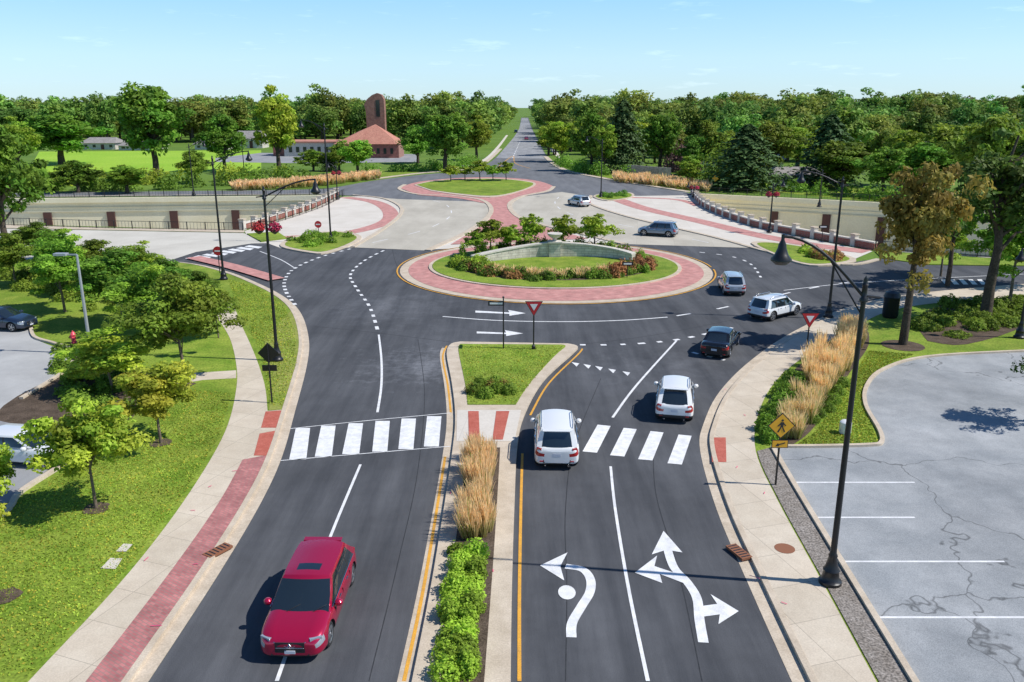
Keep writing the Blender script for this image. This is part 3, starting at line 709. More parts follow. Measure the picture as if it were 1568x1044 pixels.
for base,yt,w in [((752,392),330,68),((812,388),322,58),((862,387),324,62),((910,389),322,74),((782,391),340,56),((728,396),350,48),((690,279),250,40),((735,277),242,44),((775,277),244,40),((712,276),254,40),((755,278),250,40)]:
    place(midsP,'ornamental_tree',base,yt,w,3.6,1.5,.15)
put(sparseP,'sparse_tree',(G(1610,650)[0],G(1610,650)[1],0.1),1.0,(.5,.5,.5))
forest=bpy.data.objects.new('distant_forest',None); scene.collection.objects.link(forest)
Y=185.;cnt=0
while Y<1150:
    dx=7.0+Y*.021; X=-.66*Y-12
    while X<.66*Y+12:
        x=X+random.uniform(-.5,.5)*dx;y=Y+random.uniform(-.45,.45)*dx
        rc=1+(y-371)*.022 if y>371 else 1-(371-y)*.02
        ok=abs(x-rc)>(12 if y>260 else 24)
        if x<rc:
            if y<345 and x<-60: ok=False
            if y<330: ok=ok and (x>-28 and y>290)
        else:
            if y<225 : ok=ok and x>120
            if 225<=y<300: ok=ok and random.random()<.85
        if ok:
            s=random.choice((.7,.85,1.0,1.12,1.3,1.42))*random.uniform(.92,1.08)
            if y<300: s*=.85
            q=random.uniform(1.0,1.35)
            put(farP[random.randrange(5)],'tree',(x,y,0),random.random()*6.28,(s*q,s*q,s*random.uniform(.8,1.12)),forest);cnt+=1
        X+=dx
    Y+=dx*.9
one('field',GL([(40,268),(60,232),(400,230),(400,262),(230,264),(60,270)]),.02,M['field'])
one('church_parking',GL([(330,242),(400,234),(640,236),(640,248),(470,250),(330,248)]),.03,M['asphaltfar'])
def hedge(name,pxs,r,h,mat,leaf=.35,dens=30,jit=.4):
    pth=S(pxs,4);cs=[]
    fine=[]
    for a,c in zip(pth[:-1],pth[1:]):
        l=math.hypot(c[0]-a[0],c[1]-a[1]);k=max(1,int(l/(r*.9)))
        for i in range(k): fine.append((a[0]+(c[0]-a[0])*i/k,a[1]+(c[1]-a[1])*i/k))
    for p in fine:
        q=r*random.uniform(.7,1.25); cs.append((p[0]+random.uniform(-jit,jit)*r,p[1]+random.uniform(-jit,jit)*r,0,q,q,h*random.uniform(.65,1.2)))
    return put(shrub_mesh(name,cs,leaf,dens,mat),name)
hedge('hedge',[(60,292),(180,290),(300,287),(400,278),(480,272)],2.6,3.0,L['mid'],.45,14,1)
hedge('hedge',[(80,284),(200,281),(330,277),(420,268)],3.0,3.2,L['bright'],.5,12,1)
hedge('hedge',[(560,266),(620,262),(700,257),(735,250)],1.8,2.2,L['mid'],.4,14,1)
hedge('hedge',[(860,252),(900,264),(960,270)],2.0,2.4,L['mid'],.4,14,.8)
hedge('hedge',[(1090,282),(1200,292),(1330,305),(1450,318)],2.0,2.3,L['mid'],.4,14,.8)
hedge('hedge',[(1120,282),(1135,284)],4.5,7.5,L['mid'],.45,14,.3)
hedge('purple_shrub',[(1040,262),(1065,264)],3.5,7,L['purple'],.45,14,.3)
one('lawn',GL([(1100,285),(1180,280),(1568,300),(1568,318),(1300,306)]),.03,M['grass'])
one('lawn',GL([(480,272),(560,262),(700,256),(740,248),(735,256),(650,264),(560,274),(500,284)]),.03,M['grass'])
one('lawn',GL([(850,250),(900,262),(1060,280),(1058,293),(950,276),(890,265)]),.03,M['grass'])
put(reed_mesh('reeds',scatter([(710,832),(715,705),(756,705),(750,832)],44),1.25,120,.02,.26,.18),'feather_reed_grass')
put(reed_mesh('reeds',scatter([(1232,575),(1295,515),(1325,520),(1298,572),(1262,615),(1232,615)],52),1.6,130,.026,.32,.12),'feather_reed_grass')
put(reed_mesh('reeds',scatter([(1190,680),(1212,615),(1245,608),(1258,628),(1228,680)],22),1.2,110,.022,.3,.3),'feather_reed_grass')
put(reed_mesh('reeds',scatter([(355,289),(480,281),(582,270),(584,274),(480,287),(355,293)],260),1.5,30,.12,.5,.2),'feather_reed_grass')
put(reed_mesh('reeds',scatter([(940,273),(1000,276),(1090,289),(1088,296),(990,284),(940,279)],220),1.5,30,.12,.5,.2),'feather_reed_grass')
cs=[]
for y in np.arange(856,1060,17):
    for k in (0,1):
        x0=715+(860-y)*.09-12+k*24; g=G(x0+random.uniform(-6,6),y+random.uniform(-5,5)); q=random.uniform(.28,.52); cs.append((g[0],g[1],.16,q,q*random.uniform(.8,1.1),random.uniform(.35,.65)))
put(shrub_mesh('median_shrubs',cs,.085,1300,L['bright'],tv=.9),'boxwood_hedge')
cs=[(*G(x,y),.16,.42,.42,.55) for x,y in((728,606),(745,612),(762,604),(780,606),(735,596),(758,594))]
put(shrub_mesh('median_shrubs2',cs,.09,1000,L['mid']),'low_shrubs')
cs=[(*G(x,y),.16,.36,.36,.5) for x,y in((722,604),(752,600),(770,598))]
put(shrub_mesh('median_shrubs4',cs,.08,700,L['rust']),'low_shrubs')
cs=[(*G(x,y),.16,.3,.3,.3) for x,y in((735,690),(750,694),(722,696))]
put(shrub_mesh('median_sh3',cs,.08,1100,L['rustbed']),'low_shrubs')
cs=[(*G(x,y),.14,q,q,q*1.3) for x,y,q in((1252,640,.38),(1266,632,.38),(1276,620,.38),(1282,606,.38),(1290,594,.38),(1243,650,.36))]
put(shrub_mesh('boxballs',cs,.07,1700,L['mid']),'boxwood_shrubs')
cs=[(*p,.14,random.uniform(.3,.6),random.uniform(.3,.6),random.uniform(.3,.8)) for p in scatter([(1165,678),(1170,640),(1200,595),(1245,555),(1232,600),(1205,640),(1195,680)],34)]
put(shrub_mesh('bedshrubs',cs,.10,800,L['bright']),'low_shrubs')
cs=[(*p,.14,random.uniform(.4,.9),random.uniform(.4,.9),random.uniform(.3,.8)) for p in scatter([(1400,500),(1440,468),(1600,458),(1600,490),(1480,522),(1420,515)],80)]
put(shrub_mesh('bedshrubs2',cs,.14,380,L['mid']),'low_shrubs')
cs=[(*p,.14,random.uniform(.3,.6),random.uniform(.3,.6),random.uniform(.3,.7)) for p in scatter([(80,540),(95,600),(130,640),(200,640),(190,560),(140,530)],54)]
put(shrub_mesh('bedshrubs3',cs,.12,500,L['mid']),'low_shrubs')
cs=[(*p,.14,random.uniform(.5,1.1),random.uniform(.5,1.1),random.uniform(.4,1.2)) for p in scatter([(0,420),(60,470),(160,480),(300,500),(310,440),(200,420)],70)]
put(shrub_mesh('bedshrubs4',cs,.16,260,L['mid']),'low_shrubs')
def arcpts(rx,ry,a0,a1,n,jr=.8): return [(CX+(rx+random.uniform(-jr,jr))*math.cos(math.radians(a)),79+(ry+random.uniform(-jr,jr))*math.sin(math.radians(a))) for a in np.linspace(a0,a1,n)]
one('mulch_bed',[(CX+9.6*math.cos(math.radians(a)),79+7.7*math.sin(math.radians(a))) for a in range(180,361,8)]+[(CX+7.4*math.cos(math.radians(a)),79+5.0*math.sin(math.radians(a))) for a in range(360,179,-8)],.205,M['mulch'])
def isl(name,n,mt,a0,a1,rx,ry,jr,hmin,hmax):
    cs=[(*p,.2,random.uniform(.35,.75),random.uniform(.35,.75),random.uniform(hmin,hmax)) for p in arcpts(rx,ry,a0,a1,n,jr)]
    put(shrub_mesh(name,cs,.15,280,L[mt],tv=.9),name)
isl('flower_bed',30,'rustbed',195,250,8.6,6.6,.9,.4,.8); isl('flower_bed',26,'rustbed',300,350,8.6,6.4,1.1,.6,1.2)
isl('low_shrubs',60,'mid',185,355,8.8,6.8,1.2,.4,.9); isl('low_shrubs',26,'bright',180,215,8.4,6,1.4,.5,1.1)
isl('low_shrubs',46,'mid',22,158,8.6,8.2,1.2,.7,1.5)
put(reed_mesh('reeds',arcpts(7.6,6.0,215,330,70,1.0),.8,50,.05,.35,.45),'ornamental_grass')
for nm,pl,mt in (('low_shrubs',[(435,374),(470,362),(545,364),(520,372),(470,384)],'bright'),('low_shrubs',[(1215,384),(1270,390),(1295,400),(1250,402)],'bright'),('flower_bed',[(1240,388),(1290,395),(1290,402),(1250,400)],'rustbed'),('low_shrubs',[(915,301),(960,298),(960,302),(930,305)],'mid')):
    cs=[(*p,.15,random.uniform(.4,.8),random.uniform(.4,.8),random.uniform(.4,.8)) for p in scatter(pl,16)]
    put(shrub_mesh(nm,cs,.16,220,L[mt]),nm)
b=MB()
for wp,hs in ((S([(724,406),(760,401),(805,396.5),(842,395)],6),(.8,1.55)),(S([(856,395),(900,395),(940,397.5),(970,402)],6),(1.55,.8))):
    n=len(wp)
    A=offset(wp,-.28);B=offset(wp,.28)
    for i in range(n-1):
        h0=hs[0]+(hs[1]-hs[0])*i/(n-1);h1=hs[0]+(hs[1]-hs[0])*(i+1)/(n-1)
        v=[(*A[i],.1),(*A[i+1],.1),(*B[i+1],.1),(*B[i],.1),(*A[i],h0),(*A[i+1],h1),(*B[i+1],h1),(*B[i],h0)]
        b.add(v,[(0,1,5,4),(1,2,6,5),(2,3,7,6),(3,0,4,7)],M['stone'])
        A2=offset(wp,-.36);B2=offset(wp,.36)
        v=[(*A2[i],h0),(*A2[i+1],h1),(*B2[i+1],h1),(*B2[i],h0),(*A2[i],h0+.14),(*A2[i+1],h1+.14),(*B2[i+1],h1+.14),(*B2[i],h0+.14)]
        b.add(v,[(0,1,5,4),(1,2,6,5),(2,3,7,6),(3,0,4,7),(4,5,6,7),(3,2,1,0)],M['stonew'])
b.obj('stone_wall')
b=MB(); u=G(849,395)
b.box((u[0],u[1],.85),(1.15,1.15,1.5),M['stone']); b.box((u[0],u[1],1.67),(1.4,1.4,.14),M['stonew'])
b.lathe((u[0],u[1],1.74),[(.28,0),(.14,.12),(.2,.25),(.6,.5),(.78,.75),(.75,.8),(.5,.77),(.0,.75)],M['stonew'],18)
b.obj('stone_urn',True)

# ================= STREET FURNITURE =================
def street_lamp(base,ytop,adir,arm=2.6,basket=False,name='street_lamp',z0=.13,rise=.95):
    X,Y=G(*base);h=HZ(Y,ytop)-z0
    b=MB(); k=M['black']
    b.lathe((0,0,0),[(.36,0),(.36,.12),(.28,.18),(.24,.45),(.27,.5),(.2,.62),(.13,.95),(.15,1.0),(.105,1.1),(.1,1.2)],k,12)
    b.cyl((0,0,1.1),(0,0,h),.1,.07,k,12)
    b.lathe((0,0,h-.5),[(.075,0),(.12,.03),(.12,.12),(.08,.16),(.08,.5),(.11,.53),(.05,.62),(.07,.68),(0,.8)],k,10)
    d=Vector((math.cos(adir),math.sin(adir),0))
    pts=[Vector((0,0,h-.35))+d*(arm*t)+Vector((0,0,rise*math.sin(t*math.pi*.5))) for t in np.linspace(0,1,10)]
    b.tube([tuple(p) for p in pts],.045,k,8)
    b.tube([(0,0,h-.9),tuple(pts[4])],.025,k,6)
    b.tube([tuple(Vector((0,0,h-.35))-d*.45),(0,0,h-.3)],.04,k,6)
    e=pts[-1]
    b.lathe(tuple(e-Vector((0,0,.85))),[(.0,.0),(.17,.03),(.25,.1),(.3,.14),(.3,.2),(.2,.32),(.13,.5),(.11,.62),(.05,.75),(.05,.9)],k,14)
    o=b.obj(name,True,ang=50)
    if basket:
        for sgn in(-1,1):
            bc=Vector((0,0,h*.78))+Vector((sgn*.45,0,0)); put(shrub_mesh('hanging_flowers',[(bc.x,bc.y,bc.z,.38,.38,.45)],.12,600,L['flower']),'hanging_flowers',parent=o)
            c=MB(); c.cyl((0,0,h*.78+.5),(bc.x,bc.y,bc.z+.5),.02,.02,k,5); c.cyl((bc.x,bc.y,bc.z+.5),(bc.x,bc.y,bc.z),.01,.01,k,4); c.lathe(tuple(bc),[(.05,-.25),(.25,-.1),(.33,.05)],k,10); c.obj('hanging_basket',parent=o)
    o.location=(X,Y,z0); return o
PI=math.pi
street_lamp((1270,898),437,PI*.97,2.45,rise=1.75)
street_lamp((425,555),292,.15,2.9,True); street_lamp((343,430),243,.2,3); street_lamp((507,372),192,PI*.95,2.6)
street_lamp((1268,488),276,PI*.95,2.8); street_lamp((920,303),215,PI*.9,2.6); street_lamp((1178,357),283,0.1,1.2,True); street_lamp((517,306),255,PI,1.2,True)
street_lamp((1254,318),262,PI,2.6); street_lamp((297,300),222,0,2.6); street_lamp((374,262),215,0,2.4); street_lamp((1062,303),285,PI,1,True)
street_lamp((1560,520),395,PI,.8)
def post_obj(name,base,ytop,fn,z0=.13):
    X,Y=G(*base); h=HZ(Y,ytop)-z0; b=MB(); fn(b,h); o=b.obj(name); o.location=(X,Y,z0); return o
def flat(b,pts,y,mat,th=.015,zc=0):
    n=len(pts); vs=[(x,y-th/2,z+zc) for x,z in pts]+[(x,y+th/2,z+zc) for x,z in pts]
    fs=[tuple(range(n)),tuple(range(2*n-1,n-1,-1))]+[(i,n+i,n+(i+1)%n,(i+1)%n) for i in range(n)]
    b.add(vs,fs,mat)
def yieldf(b,h):
    b.cyl((0,0,0),(0,0,h-.1),.045,.045,M['black'],8); b.lathe((0,0,0),[(.12,0),(.12,.2),(.05,.3)],M['black'],8)
    s=.50; flat(b,[(-s-.06,.05),(0,-.92),(s+.06,.05)],-.045,M['black'],.012,h); flat(b,[(-s,0.02),(0,-.85),(s,0.02)],-.06,M['signred'],.012,h-.01); flat(b,[(-.24,-.13),(0,-.55),(.24,-.13)],-.072,M['signwhite'],.008,h)
post_obj('yield_sign',(817,538),462,yieldf,.16); post_obj('yield_sign',(1234,547),480,yieldf)
def namef(b,h):
    b.cyl((0,0,0),(0,0,h),.045,.04,M['black'],8); b.lathe((0,0,h),[(.06,0),(.08,.06),(0,.14)],M['black'],8)
    b.box((-.45,0,h-.35),(1.0,.04,.28),M['black']); b.box((-.45,-.023,h-.35),(.8,.005,.12),M['signwhite'])
    b.box((0,0,h-.1),(.04,.9,.22),M['black'])
post_obj('street_name_sign',(771,537),456,namef,.16)
def backf(b,h):
    b.cyl((0,0,0),(0,0,h),.045,.04,M['black'],8); s=.55
    flat(b,[(-s,-s),(0,-2*s),(s,-s),(0,0)],.05,M['black'],.03,h); b.box((0,.05,h-1.35),(.75,.03,.32),M['black'])
post_obj('warning_sign',(417,620),525,backf)
def pedf(b,h):
    b.cyl((0,0,0),(0,0,h),.045,.04,M['black'],8); s=.5
    flat(b,[(-s-.05,-s),(0,-2*s-.05),(s+.05,-s),(0,.05)],-.05,M['trim'],.01,h); flat(b,[(-s,-s),(0,-2*s),(s,-s),(0,0)],-.062,M['signyel'],.01,h)
    k=M['trim'];y=-.072
    flat(b,[(.05*math.cos(a)+.02,.05*math.sin(a)-.27) for a in np.linspace(0,6.28,10)[:-1]],y,k,.006,h)
    flat(b,[(-.04,-.34),(.08,-.34),(.06,-.55),(-.05,-.55)],y,k,.006,h)
    flat(b,[(-.05,-.55),(.0,-.55),(-.1,-.78),(-.16,-.76)],y-.001,k,.006,h); flat(b,[(.01,-.55),(.06,-.55),(.16,-.74),(.11,-.77)],y-.001,k,.006,h)
    flat(b,[(-.04,-.36),(-.17,-.5),(-.14,-.53),(-.02,-.42)],y-.002,k,.006,h); flat(b,[(.07,-.36),(.18,-.48),(.15,-.51),(.05,-.42)],y-.002,k,.006,h)
    b.box((0,-.05,h-1.28),(.66,.012,.34),k); b.box((0,-.062,h-1.28),(.6,.012,.28),M['signyel'])
    flat(b,[(.2,.08),(.2,.03),(-.05,-.04),(-.02,-.09),(-.18,-.08),(-.08,.05),(-.06,.0)],-.074,k,.006,h-1.28)
post_obj('pedestrian_crossing_sign',(1187,747),633,pedf)
def circf(b,h):
    b.cyl((0,0,0),(0,0,h),.045,.04,M['black'],8); flat(b,[(.42*math.cos(a),.42*math.sin(a)-.42) for a in np.linspace(0,6.28,24)[:-1]],-.05,M['signred'],.02,h); b.box((0,-.066,h-.42),(.55,.006,.13),M['signwhite'])
post_obj('do_not_enter_sign',(337,420),377,circf); post_obj('do_not_enter_sign',(488,357),338,circf)
def smallf(b,h):
    b.cyl((0,0,0),(0,0,h),.04,.04,M['black'],8); b.box((0,-.05,h-.15),(1.0,.02,.34),M['black']); b.box((0,-.063,h-.15),(.7,.006,.14),M['signwhite'])
post_obj('one_way_sign',(960,428),401,smallf,.2); post_obj('one_way_sign',(1258,372),345,smallf)
def diaf(b,h):
    b.cyl((0,0,0),(0,0,h),.04,.04,M['black'],8); flat(b,[(-.6,-.6),(0,-1.2),(.6,-.6),(0,0)],-.05,M['signyel'],.02,h)
post_obj('warning_sign',(1094,292),268,diaf)
X,Y=G(140,545); h=HZ(Y,393)
b=MB(); b.cyl((0,0,0),(0,0,.7),.28,.28,M['conc'],12); b.cyl((0,0,.7),(0,0,h),.1,.07,M['grey'],10); b.box((-.45,0,h),(.9,.08,.08),M['grey']); b.box((-.95,0,h+.02),(.75,.4,.14),M['grey']); o=b.obj('parking_lot_light'); o.location=(X,Y,.13)
b=MB(); hm=plain('hydrant_paint',(.75,.08,.12),.4); b.lathe((0,0,0),[(.2,0),(.2,.06),(.14,.08),(.14,.5),(.18,.52),(.18,.56),(.14,.6),(.1,.72),(.04,.76),(.04,.82),(0,.83)],hm,14); b.cyl((-.24,0,.42),(.24,0,.42),.06,.06,hm,10); b.cyl((0,0,.38),(0,-.22,.38),.08,.08,hm,10)
o=b.obj('fire_hydrant',True); o.location=(*G(114,528),.14)
b=MB(); b.lathe((0,0,0),[(.3,0),(.34,.1),(.34,.9),(.38,.95),(.3,1.15),(.0,1.25)],M['black'],14); o=b.obj('litter_bin',True); o.location=(*G(1362,488),.13); o.scale=(1.6,1.6,1.6)
b=MB(); b.lathe((0,0,0),[(.25,0),(.27,.05),(.27,.55),(.2,.62),(0,.65)],M['signwhite'],14); o=b.obj('white_bollard',True); o.location=(*G(1293,667),.14)

# ================= VEHICLES =================
def outward(me):
    bm=bmesh.new();bm.from_mesh(me);bmesh.ops.recalc_face_normals(bm,faces=bm.faces)
    if bm.calc_volume(signed=True)<0: bmesh.ops.reverse_faces(bm,faces=bm.faces)
    bm.to_mesh(me);bm.free();me.update()
def make_car(name,L_,W_,H_,paint,kind='suv',clad=True,rails=True,sunroof=False,slope=False):
    root=bpy.data.objects.new(name,None); scene.collection.objects.link(root)
    hw=W_/2
    if kind=='suv':
        st=[(0,.80,.46,.34),(.012,.90,.56,.26),(.05,.965,.60,.22),(.115,.99,.61,.2),(.175,1,.615,.2),(.235,1,.61,.2),(.36,1,.605,.2),(.50,1,.60,.2),(.66,1,.595,.2),(.755,1,.59,.2),(.815,1,.575,.2),(.875,.99,.555,.2),(.93,.95,.525,.2),(.972,.87,.47,.21),(.993,.74,.42,.24),(1,.62,.37,.30)]
        gb=[.765,.725,.50,.475,.285,.26,.11,.035]; gt=[.585,.55,.475,.455,.28,.26,.155,.10]; zb=.575
        if slope: gt=[.57,.535,.46,.44,.31,.29,.215,.175]
    else:
        st=[(0,.78,.52,.36),(.012,.90,.63,.26),(.05,.95,.665,.2),(.115,.98,.675,.19),(.175,1,.67,.19),(.235,1,.67,.19),(.36,1,.66,.19),(.5,1,.65,.19),(.64,1,.645,.19),(.755,1,.63,.19),(.815,1,.60,.19),(.875,.98,.57,.19),(.925,.94,.535,.19),(.968,.86,.48,.2),(.992,.72,.43,.24),(1,.60,.38,.30)]
        gb=[.74,.70,.47,.445,.27,.25,.17,.12]; gt=[.55,.52,.45,.43,.31,.29,.275,.26]; zb=.63
    mats=[paint,M['trim'],M['glass'],M['head'],M['tail'],M['chrome']]
    wr=.225*H_ if kind=='suv' else .225*H_; wr=max(.32,min(.385,wr)); wx=[(.815-.5)*L_,(.175-.5)*L_]
    v=[];f=[];mi=[]; ns=len(st)
    for s,wf,zt,zbm in st:
        w=hw*wf;x=(s-.5)*L_;zt=zt*H_;z0=zbm
        hgt=zt-z0
        half=[(0,zt+.035),(.50*w,zt+.024),(.60*w,zt+.034),(.86*w,zt-.01),(.955*w,zt-.10*hgt/.8),(1.0*w,z0+hgt*.60),(1.0*w,z0+hgt*.26),(.97*w,z0+.0),(0,z0-.02)]
        v+=[(x,y,z) for y,z in half]+[(x,-y,z) for y,z in half[-2:0:-1]]
    n=16
    for i in range(ns-1):
        for k in range(n):
            f.append((i*n+k,(i+1)*n+k,(i+1)*n+(k+1)%n,i*n+(k+1)%n))
            row=k if k<8 else 15-k
            m=0
            if row>=6 and clad: m=1
            if row>=7: m=1
            if ns-4<=i<=ns-3 and row==4: m=3
            if i<=1 and row==4: m=4
            mi.append(m)
    for e,base in ((0,0),(1,(ns-1)*n)):
        for k in range(8):
            a,bb=base+k,base+k+1; a2=base+(n-k)%n; b2=base+(n-k-1)
            q=[a,bb,b2,a2] if e else [a2,b2,bb,a]
            q=list(dict.fromkeys(q)); f.append(tuple(q)); m=0
            if e==1 and k in(4,5): m=1
            if e==0 and k>=6 and clad: m=1
            if k>=7: m=1
            mi.append(m)
    me=bpy.data.meshes.new('body'); me.from_pydata(v,[],f)
    for m in mats: me.materials.append(m)
    me.polygons.foreach_set('material_index',mi); me.update(); outward(me)
    body=bpy.data.objects.new('body',me); scene.collection.objects.link(body)
    sm=body.modifiers.new('s','SUBSURF'); sm.levels=2; sm.render_levels=2
    bpy.context.view_layer.update()
    dg=bpy.context.evaluated_depsgraph_get(); nm=bpy.data.meshes.new_from_object(body.evaluated_get(dg)); body.modifiers.clear(); body.data=nm; outward(nm)
    # cut the four wheel arches one at a time; keep a cut only if it really removed material
    for x in wx:
        for sgn in(-1,1):
            c=MB(); c.cyl((x+.0013,sgn*(hw-.36),wr+.0017),(x+.0013,sgn*(hw+.2),wr+.0017),wr+.05,wr+.05,M['trim'],27)
            cut=c.obj('cut'); cut.data.materials.clear()
            for m in mats: cut.data.materials.append(m)
            cut.data.polygons.foreach_set('material_index',[1]*len(cut.data.polygons)); outward(cut.data)
            for solver in('EXACT','FAST'):
                bo=body.modifiers.new('b','BOOLEAN'); bo.object=cut; bo.operation='DIFFERENCE'; bo.solver=solver
                bpy.context.view_layer.update()
                dg=bpy.context.evaluated_depsgraph_get(); nm=bpy.data.meshes.new_from_object(body.evaluated_get(dg))
                body.modifiers.clear()
                my=max(abs(q.co.y) for q in nm.vertices) if len(nm.vertices) else 99
                if my<hw+.06 and len(nm.vertices)>200: body.data=nm; break
            bpy.data.objects.remove(cut)
    nm=body.data
    nm.polygons.foreach_set('use_smooth',[True]*len(nm.polygons)); nm.set_sharp_from_angle(angle=math.radians(35))
    body.parent=root
    g=MB(); rows=[(0,zb,.925),(.5,(zb+.90)/2,.865),(.93,.90,.775),(1.0,.945,.725)]
    cols=len(gb); NR=len(rows)
    def gp(r,i,sgn):
        t,z,wf=rows[r]; x=(gb[i]+(gt[i]-gb[i])*t-.5)*L_
        taper=1-.06*(i==0)-.05*(i==cols-1)-.02*(i==1)-.02*(i==cols-2)
        return (x,sgn*hw*wf*taper,z*H_)
    pill=[0,None,1,None,1,None,0]
    for sgn in(-1,1):
        for i in range(cols-1):
            for r in range(NR-1):
                q=[gp(r,i,sgn),gp(r,i+1,sgn),gp(r+1,i+1,sgn),gp(r+1,i,sgn)]
                if r<NR-2: mt=M['glass'] if pill[i] is None else (paint if pill[i]==0 else M['trim'])
                else: mt=paint
                g.add(q,[(0,1,2,3)],mt)
    K=8
    def cross(r,i,k,bul,crown):
        a=gp(r,i,1);bb=gp(r,i,-1);t=k/K; c_=1-(2*t-1)**2
        return (a[0]+bul*c_,a[1]+(bb[1]-a[1])*t,a[2]+crown*c_)
    bl_={0:[.14,.13,.11,.09],cols-1:[-.08,-.075,-.06,-.05]}; cr_=[.01,.02,.03,.055]
    for i in(0,cols-1):
        for k in range(K):
            for r in range(NR-1):
                bl=bl_[i]
                q=[cross(r,i,k,bl[r],cr_[r]),cross(r,i,k+1,bl[r],cr_[r]),cross(r+1,i,k+1,bl[r+1],cr_[r+1]),cross(r+1,i,k,bl[r+1],cr_[r+1])]
                mt=M['glass'] if r<NR-2 else paint
                if i and (k in(0,K-1)) : mt=paint
                g.add(q,[(0,1,2,3)],mt)
    def rp(i,k):
        bl=bl_[i][-1] if i in bl_ else 0; return cross(NR-1,i,k,bl,.055+(.02 if 1<=i<=cols-2 else 0))
    for i in range(cols-1):
        for k in range(K):
            q=[rp(i,k),rp(i,k+1),rp(i+1,k+1),rp(i+1,k)]
            mm=paint
            if sunroof and i in(1,) and 2<=k<=5: mm=M['glass']
            g.add(q,[(0,1,2,3)],mm)
    go=g.obj('cabin',False,root)
    bm=bmesh.new();bm.from_mesh(go.data);bmesh.ops.remove_doubles(bm,verts=bm.verts,dist=.002);bmesh.ops.recalc_face_normals(bm,faces=bm.faces)
    for ff in bm.faces: ff.smooth=True
    bm.to_mesh(go.data);bm.free(); go.data.set_sharp_from_angle(angle=math.radians(28))
    d=MB()
    for sgn in(-1,1):
        x=(.675-.5)*L_; d.lathe((x,sgn*(hw+.07),zb*H_+.02),[(0,-.09),(.08,-.08),(.12,-.02),(.12,.05),(.07,.1),(0,.11)],paint,10)
        d.box((x,sgn*(hw-.04),zb*H_-.02),(.08,.2,.05),M['trim'])
        for hx in(.555,.36): d.box(((hx-.5)*L_,sgn*(hw*.975),H_*.50),(.18,.04,.03),M['chrome'])
        for dx_ in(.69,.485,.285): d.box(((dx_-.5)*L_,sgn*(hw*.968),H_*.40),(.014,.05,H_*.24),M['trim'])
        d.tube([((gb[1]-.5)*L_,sgn*hw*.93,zb*H_+.012),((gb[-2]-.5)*L_,sgn*hw*.93,zb*H_+.012)],.014,M['chrome'],5)
    if rails:
        for sgn in(-1,1):
            zz=H_*.985; p=[((gt[1]-.5)*L_,sgn*hw*.68,zz-.05),((gt[1]-.04-.5)*L_,sgn*hw*.68,zz+.05),((gt[-2]+.02-.5)*L_,sgn*hw*.68,zz+.05),((gt[-2]-.03-.5)*L_,sgn*hw*.68,zz-.05)]
            d.tube(p,.022,M['chrome'],6)
    xr=-L_/2;xf=L_/2
    rz=.40*H_
    d.box((xr+.012,0,rz),(.03,.34,.13),M['plate']) ; d.box((xr+.018,0,rz),(.02,.44,.18),M['trim'])
    d.box((xr+.05,0,.24*H_),(.08,hw*1.2,.14),M['trim'])
    for sgn in(-1,1):
        d.box((xr+.115,sgn*hw*.76,.52*H_),(.10,.22,.15),M['tail'],rot=sgn*-.38)
        d.box((xr+.02,sgn*hw*.66,.24*H_),(.05,.16,.05),M['tail'])
        d.cyl((xr-.01,sgn*hw*.5,.24),(xr+.1,sgn*hw*.5,.24),.035,.035,M['chrome'],8)
        d.box((xf-.19,sgn*hw*.70,.452*H_),(.12,.34,.085),M['head'],rot=sgn*.52)
        d.box((xf-.085,sgn*hw*.60,.24*H_),(.08,.2,.06),M['head'],rot=sgn*.35)
    d.box((xf-.035,0,.375*H_),(.06,hw*.85,.17),M['trim']); d.box((xf-.012,0,.325*H_),(.04,hw*.80,.025),M['chrome'])
    for sgn in(-1,1): d.cyl((xf+.0,0,.325*H_),(xf-.04,sgn*hw*.46,.43*H_),.014,.014,M['chrome'],5)
    d.box((xf-.04,0,.2*H_),(.06,hw*1.1,.10),M['trim'])
    d.box((xf+.01,0,.25*H_),(.02,.30,.10),M['plate'])
    d.lathe((xf+.0,0,.385*H_),[(0,-.05),(.06,0),(0,.05)],M['chrome'],8)
    if kind=='suv': d.box(((gt[-1]-.030-.5)*L_,0,.955*H_),(.22,hw*1.24,.035),paint)
    for sgn in(-.35,.3):
        a=Vector(((gb[0]-.5)*L_+.11,sgn*hw*1.2,zb*H_+.02)); bb=a+Vector((-.22,.42,.14)); d.cyl(a,bb,.012,.008,M['trim'],5)
    dt=d.obj('trim_parts',True,root)
    bv=dt.modifiers.new('bev','BEVEL'); bv.width=.012; bv.segments=2; bv.limit_method='ANGLE'
